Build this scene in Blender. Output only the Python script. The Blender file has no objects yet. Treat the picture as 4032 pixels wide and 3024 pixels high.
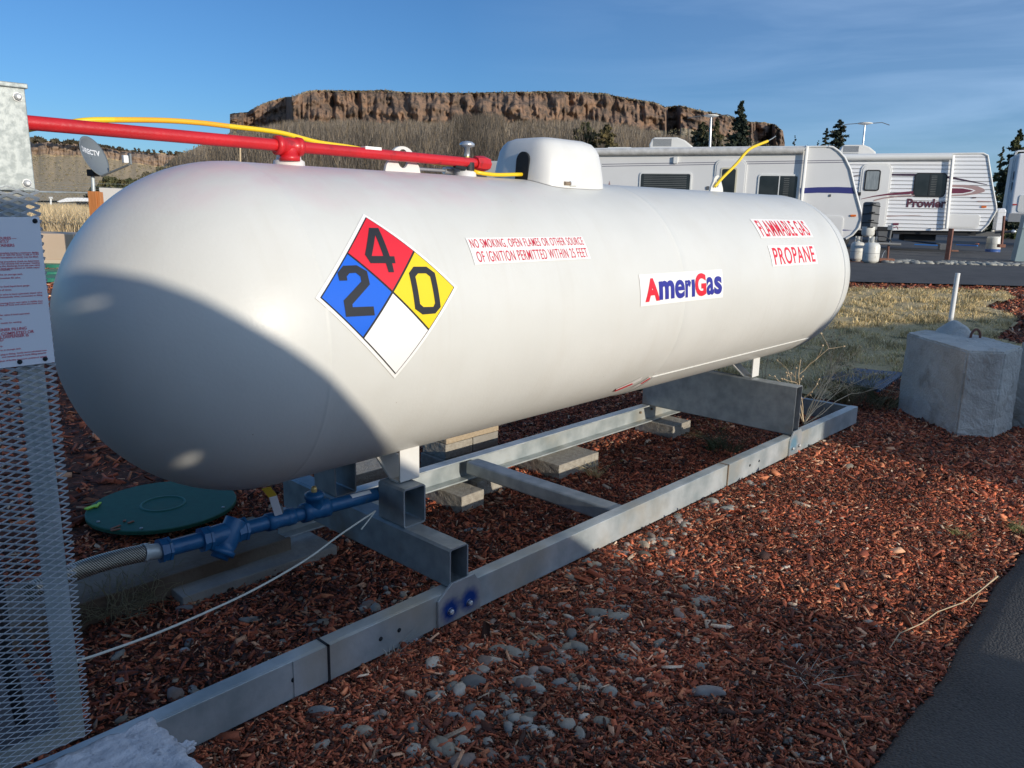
import bpy, bmesh, math, random
import numpy as np
from mathutils import Vector, Matrix, noise
rnd = random.Random(7); NR = np.random.default_rng(11)
sc = bpy.context.scene
COL = sc.collection
R = math.radians
# ------------------------------------------------------------------ camera, sky, sun, exposure
ZC = 1.07; RT = .5207
FPX = 3080.75; YAW, PITCH, ROLL = .8222, .2193, .0212
CP = np.array([-1.0453, -2.3651, .3927 + ZC])
_f = np.array([math.sin(YAW)*math.cos(PITCH), math.cos(YAW)*math.cos(PITCH), -math.sin(PITCH)])
_r0 = np.array([math.cos(YAW), -math.sin(YAW), 0.]); _u0 = np.cross(_r0, _f)
_r = math.cos(ROLL)*_r0 + math.sin(ROLL)*_u0; _u = -math.sin(ROLL)*_r0 + math.cos(ROLL)*_u0
cd = bpy.data.cameras.new('camera'); cam = bpy.data.objects.new('camera', cd); COL.objects.link(cam)
cd.sensor_fit = 'HORIZONTAL'; cd.sensor_width = 36; cd.lens = FPX/4032*36; cd.clip_start = .05; cd.clip_end = 5000
M = Matrix([[_r[0], _u[0], -_f[0], CP[0]], [_r[1], _u[1], -_f[1], CP[1]], [_r[2], _u[2], -_f[2], CP[2]], [0, 0, 0, 1]])
cam.matrix_world = M; sc.camera = cam
SUN_EL, SUN_AZ = 12., -4.5            # azimuth from -Y towards +X
sdir = Vector((math.sin(R(SUN_AZ))*math.cos(R(SUN_EL)), -math.cos(R(SUN_AZ))*math.cos(R(SUN_EL)), math.sin(R(SUN_EL))))
sd = bpy.data.lights.new('sun', 'SUN'); sd.energy = 3.5; sd.angle = R(.55); sd.color = (1, .91, .775)
so = bpy.data.objects.new('sun', sd); COL.objects.link(so); so.rotation_euler = sdir.to_track_quat('Z', 'Y').to_euler()
w = bpy.data.worlds.new('World'); sc.world = w; w.use_nodes = True
nt = w.node_tree; bg = nt.nodes['Background']; sky = nt.nodes.new('ShaderNodeTexSky'); sky.sky_type = 'NISHITA'
sky.sun_disc = False; sky.sun_elevation = R(SUN_EL); sky.sun_rotation = R(180 + SUN_AZ); sky.altitude = 850; sky.air_density = 1.0; sky.dust_density = .6; sky.ozone_density = 6.0
# thin high cirrus with a brighter sunward glow added to fill the shade
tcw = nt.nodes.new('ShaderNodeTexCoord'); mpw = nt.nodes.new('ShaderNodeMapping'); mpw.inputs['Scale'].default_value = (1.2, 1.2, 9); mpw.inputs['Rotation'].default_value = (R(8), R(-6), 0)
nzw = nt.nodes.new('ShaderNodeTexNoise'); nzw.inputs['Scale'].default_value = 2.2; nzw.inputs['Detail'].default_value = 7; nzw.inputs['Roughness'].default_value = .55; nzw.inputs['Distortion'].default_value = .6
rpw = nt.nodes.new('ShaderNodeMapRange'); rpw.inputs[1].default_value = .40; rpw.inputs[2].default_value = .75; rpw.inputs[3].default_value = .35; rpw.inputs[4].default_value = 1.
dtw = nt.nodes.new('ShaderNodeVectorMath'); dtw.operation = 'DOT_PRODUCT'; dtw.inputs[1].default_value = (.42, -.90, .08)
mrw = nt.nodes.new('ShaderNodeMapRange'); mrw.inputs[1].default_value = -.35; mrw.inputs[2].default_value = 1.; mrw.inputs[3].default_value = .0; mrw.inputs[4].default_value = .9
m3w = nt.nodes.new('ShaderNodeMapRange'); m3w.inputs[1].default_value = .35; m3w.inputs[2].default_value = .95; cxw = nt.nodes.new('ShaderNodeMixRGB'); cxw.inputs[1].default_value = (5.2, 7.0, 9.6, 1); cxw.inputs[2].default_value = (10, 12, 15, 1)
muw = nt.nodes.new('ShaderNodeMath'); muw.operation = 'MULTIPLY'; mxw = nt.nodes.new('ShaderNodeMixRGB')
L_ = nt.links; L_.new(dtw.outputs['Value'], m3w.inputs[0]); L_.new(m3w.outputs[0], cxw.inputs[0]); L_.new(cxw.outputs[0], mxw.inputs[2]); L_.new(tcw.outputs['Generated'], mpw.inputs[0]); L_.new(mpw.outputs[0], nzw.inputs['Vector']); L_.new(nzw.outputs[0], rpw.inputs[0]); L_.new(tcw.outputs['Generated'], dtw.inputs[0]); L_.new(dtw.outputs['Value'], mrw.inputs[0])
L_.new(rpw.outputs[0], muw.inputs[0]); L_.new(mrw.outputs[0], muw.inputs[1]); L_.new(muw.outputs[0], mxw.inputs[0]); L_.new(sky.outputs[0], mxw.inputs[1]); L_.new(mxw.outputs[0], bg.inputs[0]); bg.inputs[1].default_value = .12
sc.view_settings.view_transform = 'Standard'; sc.view_settings.look = 'None'; sc.view_settings.exposure = 0.13; sc.view_settings.gamma = 1
sc.cycles.max_bounces = 6; sc.cycles.caustics_reflective = False; sc.cycles.caustics_refractive = False

# ------------------------------------------------------------------ pixel helpers (turn a measured pixel into a place)
def ray(u, v):
    d = _f*FPX + _r*(u-2016) - _u*(v-1512); return d/np.linalg.norm(d)
def on(u, v, ax, val):
    d = ray(u, v); return CP + d*(val-CP[ax])/d[ax]
def dep(u, v, z):
    d = ray(u, v); return CP + d*z/(d@_f)
def gh(x, y):
    d = (x-CP[0])*.733 + (y-CP[1])*.68
    t = np.clip((d-6.5)/10, 0, 1); return .45*t*t*(3-2*t)
def gnd(u, v):
    d = ray(u, v); t = .5
    while t < 600:
        X = CP + d*t
        if X[2] < gh(X[0], X[1]): return X
        t *= 1.002
    return CP + d*600
def V3(a): return Vector((float(a[0]), float(a[1]), float(a[2])))

# ------------------------------------------------------------------ materials
def mat(name, c, rough=.6, metal=0., c2=None, scale=20., bump=0., bscale=None, coat=0., detail=6., ramp=(.35, .65), spec=None, stretch=None, vcol=False, c3=None, s3=3., r3=(.55, .7), trans=False):
    m = bpy.data.materials.new(name); m.use_nodes = True; n = m.node_tree.nodes; l = m.node_tree.links
    b = n['Principled BSDF']; b.inputs['Base Color'].default_value = (*c, 1); b.inputs['Roughness'].default_value = rough; b.inputs['Metallic'].default_value = metal
    if spec is not None: b.inputs['Specular IOR Level'].default_value = spec
    if coat: b.inputs['Coat Weight'].default_value = coat; b.inputs['Coat Roughness'].default_value = .12
    tc = n.new('ShaderNodeTexCoord'); src = tc.outputs['Object']
    if stretch:
        mp = n.new('ShaderNodeMapping'); mp.inputs['Scale'].default_value = stretch; l.new(src, mp.inputs[0]); src = mp.outputs[0]
    last = None
    if c2:
        t = n.new('ShaderNodeTexNoise'); t.inputs['Scale'].default_value = scale; t.inputs['Detail'].default_value = detail; l.new(src, t.inputs['Vector'])
        r = n.new('ShaderNodeValToRGB'); r.color_ramp.elements[0].position = ramp[0]; r.color_ramp.elements[1].position = ramp[1]
        r.color_ramp.elements[0].color = (*c, 1); r.color_ramp.elements[1].color = (*c2, 1); l.new(t.outputs[0], r.inputs[0]); last = r.outputs[0]
        if c3:
            t3 = n.new('ShaderNodeTexNoise'); t3.inputs['Scale'].default_value = s3; t3.inputs['Detail'].default_value = 8; l.new(src, t3.inputs['Vector'])
            q = n.new('ShaderNodeValToRGB'); q.color_ramp.elements[0].position = r3[0]; q.color_ramp.elements[1].position = r3[1]; l.new(t3.outputs[0], q.inputs[0])
            mx = n.new('ShaderNodeMixRGB'); l.new(q.outputs[0], mx.inputs[0]); l.new(last, mx.inputs[1]); mx.inputs[2].default_value = (*c3, 1); last = mx.outputs[0]
    if vcol:
        a = n.new('ShaderNodeVertexColor'); a.layer_name = 'Col'
        if last:
            mx = n.new('ShaderNodeMixRGB'); mx.blend_type = 'MULTIPLY'; mx.inputs[0].default_value = 1; l.new(a.outputs[0], mx.inputs[1]); l.new(last, mx.inputs[2]); last = mx.outputs[0]
        else: last = a.outputs[0]
    if last: l.new(last, b.inputs['Base Color'])
    if bump:
        t = n.new('ShaderNodeTexNoise'); t.inputs['Scale'].default_value = bscale or scale; t.inputs['Detail'].default_value = 8; l.new(src, t.inputs['Vector'])
        bp = n.new('ShaderNodeBump'); bp.inputs['Strength'].default_value = 1; bp.inputs['Distance'].default_value = bump; l.new(t.outputs[0], bp.inputs['Height']); l.new(bp.outputs[0], b.inputs['Normal'])
    return m
WHITE = (.80, .79, .76)
mGalv = mat('galvanized_steel', (.33, .38, .39), .45, .35, (.56, .60, .60), 7, .0012, 40, c3=(.44, .40, .31), s3=2.6, r3=(.50, .72))
mGalvD = mat('galvanized_steel_dull', (.25, .28, .29), .5, .45, (.36, .39, .40), 14, .0008, 60, c3=(.24, .20, .16), s3=3, r3=(.6, .72))
mSpangle = mat('spangled_sheet_steel', (.30, .33, .32), .5, .35, (.44, .47, .45), 120, .0004, 120, detail=2, ramp=(.40, .60))
mMesh = mat('expanded_steel', (.74, .80, .84), .4, .15, (.84, .87, .90), 30)
mBolt = mat('zinc_bolt', (.62, .62, .6), .45, .4)
mRust = mat('rusty_bolt', (.2, .13, .08), .7, .2, (.35, .28, .2), 200)
mRed = mat('red_paint', (.60, .012, .018), .42, 0, (.48, .012, .016), 9, .0012, 70, coat=.15, c3=(.34, .012, .014), s3=22, r3=(.60, .70))
mBlue = mat('blue_paint', (.008, .085, .21), .42, 0, (.016, .125, .28), 14, .0015, 60, coat=.2, c3=(.06, .12, .16), s3=20, r3=(.62, .7))
mBlueSpray = mat('blue_spray_paint', (.01, .06, .42), .6)
mYel = mat('yellow_hose', (.85, .56, .01), .45, 0, (.88, .60, .02), 3, coat=.15)
mYelOr = mat('orange_yellow_hose', (.9, .40, .02), .45, 0, (.88, .52, .02), 3)
mBlack = mat('black_rubber', (.012, .013, .016), .6)
mDark = mat('dark_void', (.012, .016, .02), .9)
mConc = mat('concrete', (.27, .26, .235), .9, 0, (.38, .36, .32), 7, .006, 45, c3=(.22, .20, .17), s3=3, r3=(.5, .75))
mPaver = mat('paver_concrete', (.30, .27, .225), .95, 0, (.40, .37, .31), 40, .005, 120)
mTanPaver = mat('tan_paver', (.38, .30, .20), .95, 0, (.46, .37, .26), 40, .005, 120)
mRough = mat('rough_pale_concrete', (.42, .44, .48), .95, 0, (.62, .63, .66), 24, .012, 40, c3=(.3, .31, .34), s3=40, r3=(.6, .68))
mBrass = mat('brass', (.70, .48, .18), .35, .5)
mGreen = mat('green_plastic', (.004, .075, .042), .6, 0, (.006, .09, .052), 30)
mGreenL = mat('pale_green_ring', (.03, .14, .11), .6)
mLime = mat('lime_tag', (.45, .75, .05), .5)
mRope = mat('pale_rope', (.50, .52, .46), .8, 0, (.62, .62, .55), 400)
mBraid = mat('steel_braid', (.35, .33, .28), .35, .8, (.75, .72, .64), 1)
mWhiteP = mat('white_pvc', (.78, .78, .76), .35)
mRV = mat('trailer_white', (.74, .735, .715), .35, 0, (.77, .765, .745), 1.5, coat=.2)
mRVcool = mat('trailer_bright_white', (.86, .87, .88), .35, 0, (.88, .88, .88), 2.5, coat=.2)
mRVtrim = mat('trailer_trim', (.76, .76, .73), .4)
mRoofW = mat('roof_plastic', (.74, .72, .66), .45)
mGlass = mat('dark_window_glass', (.015, .018, .02), .08, 0, (.03, .034, .036), 3)
mBlind = mat('window_blind', (.16, .16, .15), .6)
mNavy = mat('navy_decal', (.04, .045, .20), .4)
mMaroon = mat('maroon_decal', (.16, .03, .06), .4)
mRose = mat('dusty_rose_decal', (.40, .27, .26), .4)
mDarkDec = mat('dark_decal', (.05, .025, .05), .4)
mOrange = mat('orange_lamp', (.75, .16, .02), .3)
mRedL = mat('red_lamp', (.5, .03, .02), .3)
mGrey = mat('grey_plastic', (.11, .115, .12), .6, 0, (.13, .135, .14), 5)
mAlu = mat('aluminium', (.6, .62, .64), .35, .7)
mCyl = mat('cylinder_paint', (.68, .67, .61), .4, 0, (.74, .73, .67), 8, c3=(.5, .44, .33), s3=10, r3=(.6, .75))
mWood = mat('orange_stained_wood', (.42, .15, .04), .6, 0, (.52, .20, .06), 8, .001, 30, stretch=(4, 4, .4))
mRustPost = mat('rust_brown_post', (.16, .07, .05), .8, 0, (.22, .10, .07), 8)
mBrick = mat('brown_wood_block', (.26, .12, .075), .9, 0, (.32, .15, .10), 20)
mTan = mat('tan_cover', (.55, .42, .30), .7, 0, (.58, .45, .33), 3)
mPaleSign = mat('pale_board', (.68, .66, .62), .6)
mDish = mat('grey_dish', (.17, .19, .20), .5)
mUtil = mat('grey_green_box', (.27, .36, .37), .6, 0, (.30, .39, .40), 4)
mBarkT = mat('tree_bark', (.12, .08, .05), .9, 0, (.18, .12, .08), 9)
mStem = mat('dry_stem', (.50, .37, .22), .8, 0, (.62, .48, .31), 40)
mSheet = {}
def decal(name, c, r=.45): mSheet[name] = mat(name, c, r)
decal('sticker_white', (.84, .82, .78)); decal('sticker_red', (.72, .015, .03)); decal('sticker_blue', (.006, .12, .66)); decal('sticker_yellow', (.86, .62, .01)); decal('sticker_black', (.018, .018, .02)); decal('sticker_navy', (.03, .03, .28)); decal('text_red', (.62, .03, .06)); decal('sign_white', (.70, .72, .76)); decal('sign_ink', (.58, .10, .14)); decal('letter_white', (.8, .8, .8)); decal('letter_maroon', (.10, .03, .05))

# tank paint: white, a pinkish overspray on the top and faint grime
def tank_paint():
    m = bpy.data.materials.new('tank_white_paint'); m.use_nodes = True; n = m.node_tree.nodes; l = m.node_tree.links; b = n['Principled BSDF']
    tc = n.new('ShaderNodeTexCoord'); sp = n.new('ShaderNodeSeparateXYZ'); l.new(tc.outputs['Object'], sp.inputs[0])
    def noi(s, d=5, st=None):
        t = n.new('ShaderNodeTexNoise'); t.inputs['Scale'].default_value = s; t.inputs['Detail'].default_value = d
        if st:
            mp = n.new('ShaderNodeMapping'); mp.inputs['Scale'].default_value = st; l.new(tc.outputs['Object'], mp.inputs[0]); l.new(mp.outputs[0], t.inputs['Vector'])
        else: l.new(tc.outputs['Object'], t.inputs['Vector'])
        return t.outputs[0]
    def ramp(s, a, b2, ca=(0, 0, 0), cb=(1, 1, 1)):
        r = n.new('ShaderNodeValToRGB'); r.color_ramp.elements[0].position = a; r.color_ramp.elements[1].position = b2
        r.color_ramp.elements[0].color = (*ca, 1); r.color_ramp.elements[1].color = (*cb, 1); l.new(s, r.inputs[0]); return r.outputs[0]
    def mth(op, a, b2):
        t = n.new('ShaderNodeMath'); t.operation = op
        for i, q in enumerate((a, b2)):
            if isinstance(q, (int, float)): t.inputs[i].default_value = q
            else: l.new(q, t.inputs[i])
        return t.outputs[0]
    base = ramp(noi(3.0), .3, .7, (.63, .625, .58), (.675, .67, .625))
    z = mth('ADD', sp.outputs[2], mth('MULTIPLY', noi(5, 6, (1, 1, 1)), .16))
    x = ramp(sp.outputs[0], .0, 1.0)
    mr = n.new('ShaderNodeMapRange'); mr.inputs[1].default_value = .46; mr.inputs[2].default_value = .58; l.new(z, mr.inputs[0])
    mx_ = n.new('ShaderNodeMapRange'); mx_.inputs[1].default_value = 1.55; mx_.inputs[2].default_value = .9; l.new(sp.outputs[0], mx_.inputs[0])
    pk = mth('MULTIPLY', mth('MULTIPLY', mr.outputs[0], mx_.outputs[0]), mth('MULTIPLY', ramp(noi(11, 4), .25, .6), .42))
    mx = n.new('ShaderNodeMixRGB'); l.new(pk, mx.inputs[0]); l.new(base, mx.inputs[1]); mx.inputs[2].default_value = (.68, .42, .46, 1)
    # grime: streaky noise
    g = mth('ADD', mth('MULTIPLY', ramp(noi(6, 8, (1, 1, .4)), .5, .8), .20), mth('MULTIPLY', mth('MULTIPLY', ramp(noi(1, 6, (34, 1.2, 1.2)), .52, .72), ramp(noi(2.2, 3), .42, .62)), .11))
    m2 = n.new('ShaderNodeMixRGB'); l.new(g, m2.inputs[0]); l.new(mx.outputs[0], m2.inputs[1]); m2.inputs[2].default_value = (.52, .48, .40, 1)
    vo = n.new('ShaderNodeTexVoronoi'); vo.inputs['Scale'].default_value = 13; l.new(tc.outputs['Object'], vo.inputs['Vector']); sc3 = n.new('ShaderNodeSeparateColor'); l.new(vo.outputs['Color'], sc3.inputs[0])
    lt = n.new('ShaderNodeMath'); lt.operation = 'LESS_THAN'; lt.inputs[1].default_value = .045; l.new(mth('ADD', vo.outputs['Distance'], mth('MULTIPLY', noi(200, 2), .03)), lt.inputs[0]); gt = n.new('ShaderNodeMath'); gt.operation = 'GREATER_THAN'; gt.inputs[1].default_value = .80; l.new(sc3.outputs[0], gt.inputs[0])
    m3 = n.new('ShaderNodeMixRGB'); l.new(mth('MULTIPLY', mth('MULTIPLY', lt.outputs[0], gt.outputs[0]), .55), m3.inputs[0]); l.new(m2.outputs[0], m3.inputs[1]); m3.inputs[2].default_value = (.24, .17, .11, 1); m2 = m3
    l.new(m2.outputs[0], b.inputs['Base Color']); l.new(ramp(noi(9), .2, .8, (.36, .36, .36), (.46, .46, .46)), b.inputs['Roughness'])
    b.inputs['Coat Weight'].default_value = .04; b.inputs['Coat Roughness'].default_value = .12; b.inputs['Specular IOR Level'].default_value = .34
    bp = n.new('ShaderNodeBump'); bp.inputs['Distance'].default_value = .00045; l.new(mth('ADD', noi(95, 4), mth('MULTIPLY', noi(9, 2), 2.5)), bp.inputs['Height']); l.new(bp.outputs[0], b.inputs['Normal'])
    return m
mTank = tank_paint(); mTankP = mat('white_fitting_paint', (.68, .67, .63), .4, 0, (.72, .71, .67), 12)

# ------------------------------------------------------------------ mesh helpers
class MB:
    def __init__(s): s.v = []; s.f = []; s.m = []; s.mats = []; s.sm = []
    def mi(s, m):
        if m not in s.mats: s.mats.append(m)
        return s.mats.index(m)
    def add(s, vs, fs, m, smooth=False):
        o = len(s.v); s.v += [tuple(map(float, q)) for q in vs]; k = s.mi(m)
        for f in fs: s.f.append([o+i for i in f]); s.m.append(k); s.sm.append(smooth)
    def box(s, a, b, m, rot=None, c=None):
        x0, y0, z0 = a; x1, y1, z1 = b
        vs = [Vector(p) for p in ((x0, y0, z0), (x1, y0, z0), (x1, y1, z0), (x0, y1, z0), (x0, y0, z1), (x1, y0, z1), (x1, y1, z1), (x0, y1, z1))]
        if rot is not None:
            c = Vector(c) if c is not None else sum(vs, Vector())/8
            vs = [rot @ (q-c) + c for q in vs]
        s.add(vs, [(0, 3, 2, 1), (4, 5, 6, 7), (0, 1, 5, 4), (1, 2, 6, 5), (2, 3, 7, 6), (3, 0, 4, 7)], m); return s
    def tube(s, pts, r, m, seg=12, cap=True, radii=None):
        P = [Vector(p) for p in pts]; rings = []; up = None
        for i, p in enumerate(P):
            t = (P[min(i+1, len(P)-1)] - P[max(i-1, 0)]).normalized()
            if up is None:
                up = Vector((0, 0, 1)) if abs(t.z) < .9 else Vector((1, 0, 0))
            a = t.cross(up).normalized(); up = a.cross(t).normalized(); rr = radii[i] if radii else r
            rings.append([p + (a*math.cos(2*math.pi*k/seg) + up*math.sin(2*math.pi*k/seg))*rr for k in range(seg)])
        vs = [q for ring in rings for q in ring]; fs = []
        for i in range(len(P)-1):
            for k in range(seg):
                a = i*seg+k; b = i*seg+(k+1) % seg; fs.append((a, b, b+seg, a+seg))
        s.add(vs, fs, m, True)
        if cap:
            s.add(rings[0], [tuple(range(seg))[::-1]], m); s.add(rings[-1], [tuple(range(seg))], m)
        return s
    def lathe(s, prof, o, ax, m, seg=32, smooth=True):   # prof: (distance along axis, radius)
        ax = Vector(ax).normalized(); a = ax.orthogonal().normalized(); b = ax.cross(a); o = Vector(o); vs = []; fs = []
        for d, r in prof:
            for k in range(seg): vs.append(o + ax*d + (a*math.cos(2*math.pi*k/seg) + b*math.sin(2*math.pi*k/seg))*max(r, 1e-5))
        for i in range(len(prof)-1):
            for k in range(seg):
                p = i*seg+k; q = i*seg+(k+1) % seg; fs.append((p, q, q+seg, p+seg))
        s.add(vs, fs, m, smooth); return s
    def prism(s, poly, o, ex, ey, ez, th, m):            # polygon in plane (ex, ey), thickness th along ez, with origin o
        o = Vector(o); ex = Vector(ex); ey = Vector(ey); ez = Vector(ez); n = len(poly)
        vs = [o + ex*p[0] + ey*p[1] for p in poly] + [o + ex*p[0] + ey*p[1] + ez*th for p in poly]
        s.add(vs, [tuple(range(n))[::-1], tuple(range(n, 2*n))] + [(i, (i+1) % n, n+(i+1) % n, n+i) for i in range(n)], m); return s
    def build(s, name, parent=None, bevel=0, fixn=True, seg=2):
        me = bpy.data.meshes.new(name); me.from_pydata(s.v, [], s.f)
        for m in s.mats: me.materials.append(m)
        me.polygons.foreach_set('material_index', s.m); me.polygons.foreach_set('use_smooth', s.sm)
        if fixn:
            bm = bmesh.new(); bm.from_mesh(me); bmesh.ops.recalc_face_normals(bm, faces=bm.faces); bm.to_mesh(me); bm.free()
        o = bpy.data.objects.new(name, me); COL.objects.link(o)
        if parent:
            o.parent = parent; bpy.context.view_layer.update() if False else None
            o.matrix_parent_inverse = Matrix.Translation(parent_loc(parent)).inverted()
        if bevel:
            b = o.modifiers.new('bevel', 'BEVEL'); b.width = bevel; b.segments = seg; b.limit_method = 'ANGLE'; b.angle_limit = R(40); b.harden_normals = False
        return o
def parent_loc(p): return Vector(p.location)
def tag(o, label=None, cat=None, group=None, kind=None):
    if label: o['label'] = label
    if cat: o['category'] = cat
    if group: o['group'] = group
    if kind: o['kind'] = kind
    return o
def thing(name, label, cat, loc=(0, 0, 0), group=None):
    o = bpy.data.objects.new(name, None); COL.objects.link(o); o.location = Vector([float(q) for q in loc]); o.empty_display_size = .1
    return tag(o, label, cat, group)
def raw(name, V, F, m, cols=None, parent=None, smooth=False):   # fast numpy mesh, F (n,k)
    me = bpy.data.meshes.new(name); nv = len(V); nf, k = F.shape
    me.vertices.add(nv); me.vertices.foreach_set('co', V.astype(np.float32).ravel())
    me.loops.add(nf*k); me.loops.foreach_set('vertex_index', F.astype(np.int32).ravel())
    me.polygons.add(nf); me.polygons.foreach_set('loop_start', np.arange(0, nf*k, k, dtype=np.int32)); me.polygons.foreach_set('loop_total', np.full(nf, k, np.int32))
    if smooth: me.polygons.foreach_set('use_smooth', np.ones(nf, bool))
    me.update(calc_edges=True); me.materials.append(m)
    if cols is not None:
        a = me.color_attributes.new('Col', 'FLOAT_COLOR', 'POINT'); c = np.ones((nv, 4), np.float32); c[:, :3] = cols; a.data.foreach_set('color', c.ravel())
    o = bpy.data.objects.new(name, me); COL.objects.link(o)
    if parent: o.parent = parent; o.matrix_parent_inverse = Matrix.Translation(parent_loc(parent)).inverted()
    return o
def text_mesh(s, size=1., bold=0., sx=1., sp=1.):
    cu = bpy.data.curves.new('t', 'FONT'); cu.body = s; cu.size = size; cu.offset = bold; cu.resolution_u = 5; cu.space_character = sp
    o = bpy.data.objects.new('t', cu); COL.objects.link(o); dg = bpy.context.evaluated_depsgraph_get()
    me = bpy.data.meshes.new_from_object(o.evaluated_get(dg)); bpy.data.objects.remove(o); bpy.data.curves.remove(cu)
    bm = bmesh.new(); bm.from_mesh(me); bpy.data.meshes.remove(me)
    xs = [v.co.x for v in bm.verts]; ys = [v.co.y for v in bm.verts]
    return bm, (min(xs), max(xs), min(ys), max(ys))
def slice_y(bm, y0, y1, n):
    for i in range(1, n):
        y = y0 + (y1-y0)*i/n
        bmesh.ops.bisect_plane(bm, geom=bm.verts[:]+bm.edges[:]+bm.faces[:], plane_co=(0, y, 0), plane_no=(0, 1, 0))
def bm_obj(bm, name, m, parent=None, smooth=False):
    me = bpy.data.meshes.new(name); bm.to_mesh(me); bm.free(); me.materials.append(m)
    if smooth: me.polygons.foreach_set('use_smooth', [True]*len(me.polygons))
    o = bpy.data.objects.new(name, me); COL.objects.link(o)
    if parent: o.parent = parent; o.matrix_parent_inverse = Matrix.Translation(parent_loc(parent)).inverted()
    return o

# ------------------------------------------------------------------ ground, asphalt, mulch bed, lawn
def heap(x, y):
    h = gh(x, y) - .032*np.clip((y+.52)/.04, 0, 1)*np.clip((1.6-y)/.4, 0, 1)*np.clip((4.5-x)/.4, 0, 1)
    a = np.clip((-.50-y)/.05, 0, 1) * np.clip((y+1.86)/.5, 0, 1); xx = np.clip((5.6-x)/1.5, 0, 1)
    return h + .05*a*xx
def sheet(name, x0, x1, y0, y1, nx, ny, hf, m, off=0., kind='structure', inside=None):
    X, Y = np.meshgrid(np.linspace(x0, x1, nx), np.linspace(y0, y1, ny)); Z = hf(X, Y) + off
    V = np.stack([X, Y, Z], -1).reshape(-1, 3); i = np.arange((ny-1)*nx).reshape(ny-1, nx)[:, :-1].ravel()
    F = np.stack([i, i+1, i+1+nx, i+nx], 1)
    if inside is not None:
        c = V[F].mean(1); F = F[inside(c[:, 0], c[:, 1])]
    return tag(raw(name, V, F, m, smooth=True), kind=kind)
mSoil = mat('dry_field_soil', (.42, .33, .19), 1, 0, (.50, .40, .24), 1.5, .02, 8, c3=(.32, .27, .15), s3=.4, r3=(.5, .7))
mMulchBase = mat('dark_bark_soil', (.06, .026, .015), 1, 0, (.20, .065, .032), 60, .008, 90, c3=(.02, .012, .01), s3=14, r3=(.5, .65))
mLawnBase = mat('lawn_thatch', (.46, .35, .18), 1, 0, (.60, .46, .24), 30, .02, 60, c3=(.09, .085, .035), s3=3.5, r3=(.56, .68))
def asphalt(name, c, c2, sc_, bump):
    m = mat(name, c, .85, 0, c2, sc_, 0, c3=tuple(q*1.25 for q in c2), s3=1.2, r3=(.45, .8)); n = m.node_tree.nodes; l = m.node_tree.links
    vo = n.new('ShaderNodeTexVoronoi'); vo.inputs['Scale'].default_value = 120; tc = n.new('ShaderNodeTexCoord'); l.new(tc.outputs['Object'], vo.inputs['Vector'])
    bp = n.new('ShaderNodeBump'); bp.inputs['Distance'].default_value = bump; bp.invert = True; l.new(vo.outputs['Distance'], bp.inputs['Height']); l.new(bp.outputs[0], n['Principled BSDF'].inputs['Normal']); return m
mAsph = asphalt('near_asphalt', (.026, .025, .024), (.085, .078, .07), 130, .0045)
mAsphF = asphalt('park_asphalt', (.055, .053, .052), (.075, .072, .069), 3, .001)
gx = np.concatenate([-np.geomspace(3000, 30, 14), np.linspace(-24, 50, 75), np.geomspace(60, 3000, 14)])
X, Y = np.meshgrid(gx, gx); Z = gh(X, Y) - .12; nx = len(gx); i = np.arange((nx-1)*nx).reshape(nx-1, nx)[:, :-1].ravel()
tag(raw('ground', np.stack([X, Y, Z], -1).reshape(-1, 3), np.stack([i, i+1, i+1+nx, i+nx], 1), mSoil, smooth=True), kind='structure')
def road_y(x): return -1.83 + .015*np.sin(x*3.1) + .005*np.sin(x*11)
MULCH_X = (-3., 13.)
LAWN = [(3.9, 1.5), (5.2, .75), (5.25, -.15), (6.6, -.1), (7.8, -1.1), (9.0, -1.2), (9.6, -.3), (11.3, -.2), (12.1, .4), (13.2, .2), (13.9, .5), (11.9, 2.6), (6.5, 7.5), (3.5, 8.5), (2., 4.)]
def inpoly(x, y, P):
    x = np.asarray(x); y = np.asarray(y); c = np.zeros(x.shape, bool); j = len(P)-1
    for i in range(len(P)):
        xi, yi = P[i]; xj, yj = P[j]
        c ^= ((yi > y) != (yj > y)) & (x < (xj-xi)*(y-yi)/(yj-yi+1e-12)+xi); j = i
    return c
sheet('mulch_bed', -4, 16, -2.2, 12., 260, 200, lambda x, y: heap(x, y) + .006*np.sin(x*9)*np.sin(y*8), mMulchBase, -.012, inside=lambda x, y: (y > road_y(x)-.1))
sheet('lawn', 1., 14.5, -1.5, 9., 160, 120, lambda x, y: gh(x, y) + .012*np.sin(x*5+y*2)*np.sin(y*7), mLawnBase, .012, inside=lambda x, y: inpoly(x, y, LAWN))
# near asphalt with a rounded broken edge
xs = np.linspace(-12, 30, 900); prof = [(.01, -.02), (-.005, .006), (-.03, .022), (-.08, .034), (-.2, .04), (-1.5, .045), (-30, .05)]
V = np.array([[x, road_y(x)+d + (.006*noise.noise(Vector((x*23, 0, 0)))+.004*noise.noise(Vector((x*60, 3, 0))))*(1 if k < 4 else 0), z] for k, (d, z) in enumerate(prof) for x in xs]); nx = len(xs)
V[:, 2] += gh(V[:, 0], V[:, 1]); i = np.arange((len(prof)-1)*nx).reshape(-1, nx)[:, :-1].ravel()
tag(raw('asphalt_road', V, np.stack([i, i+nx, i+1+nx, i+1], 1), mAsph, smooth=True), kind='structure')
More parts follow.
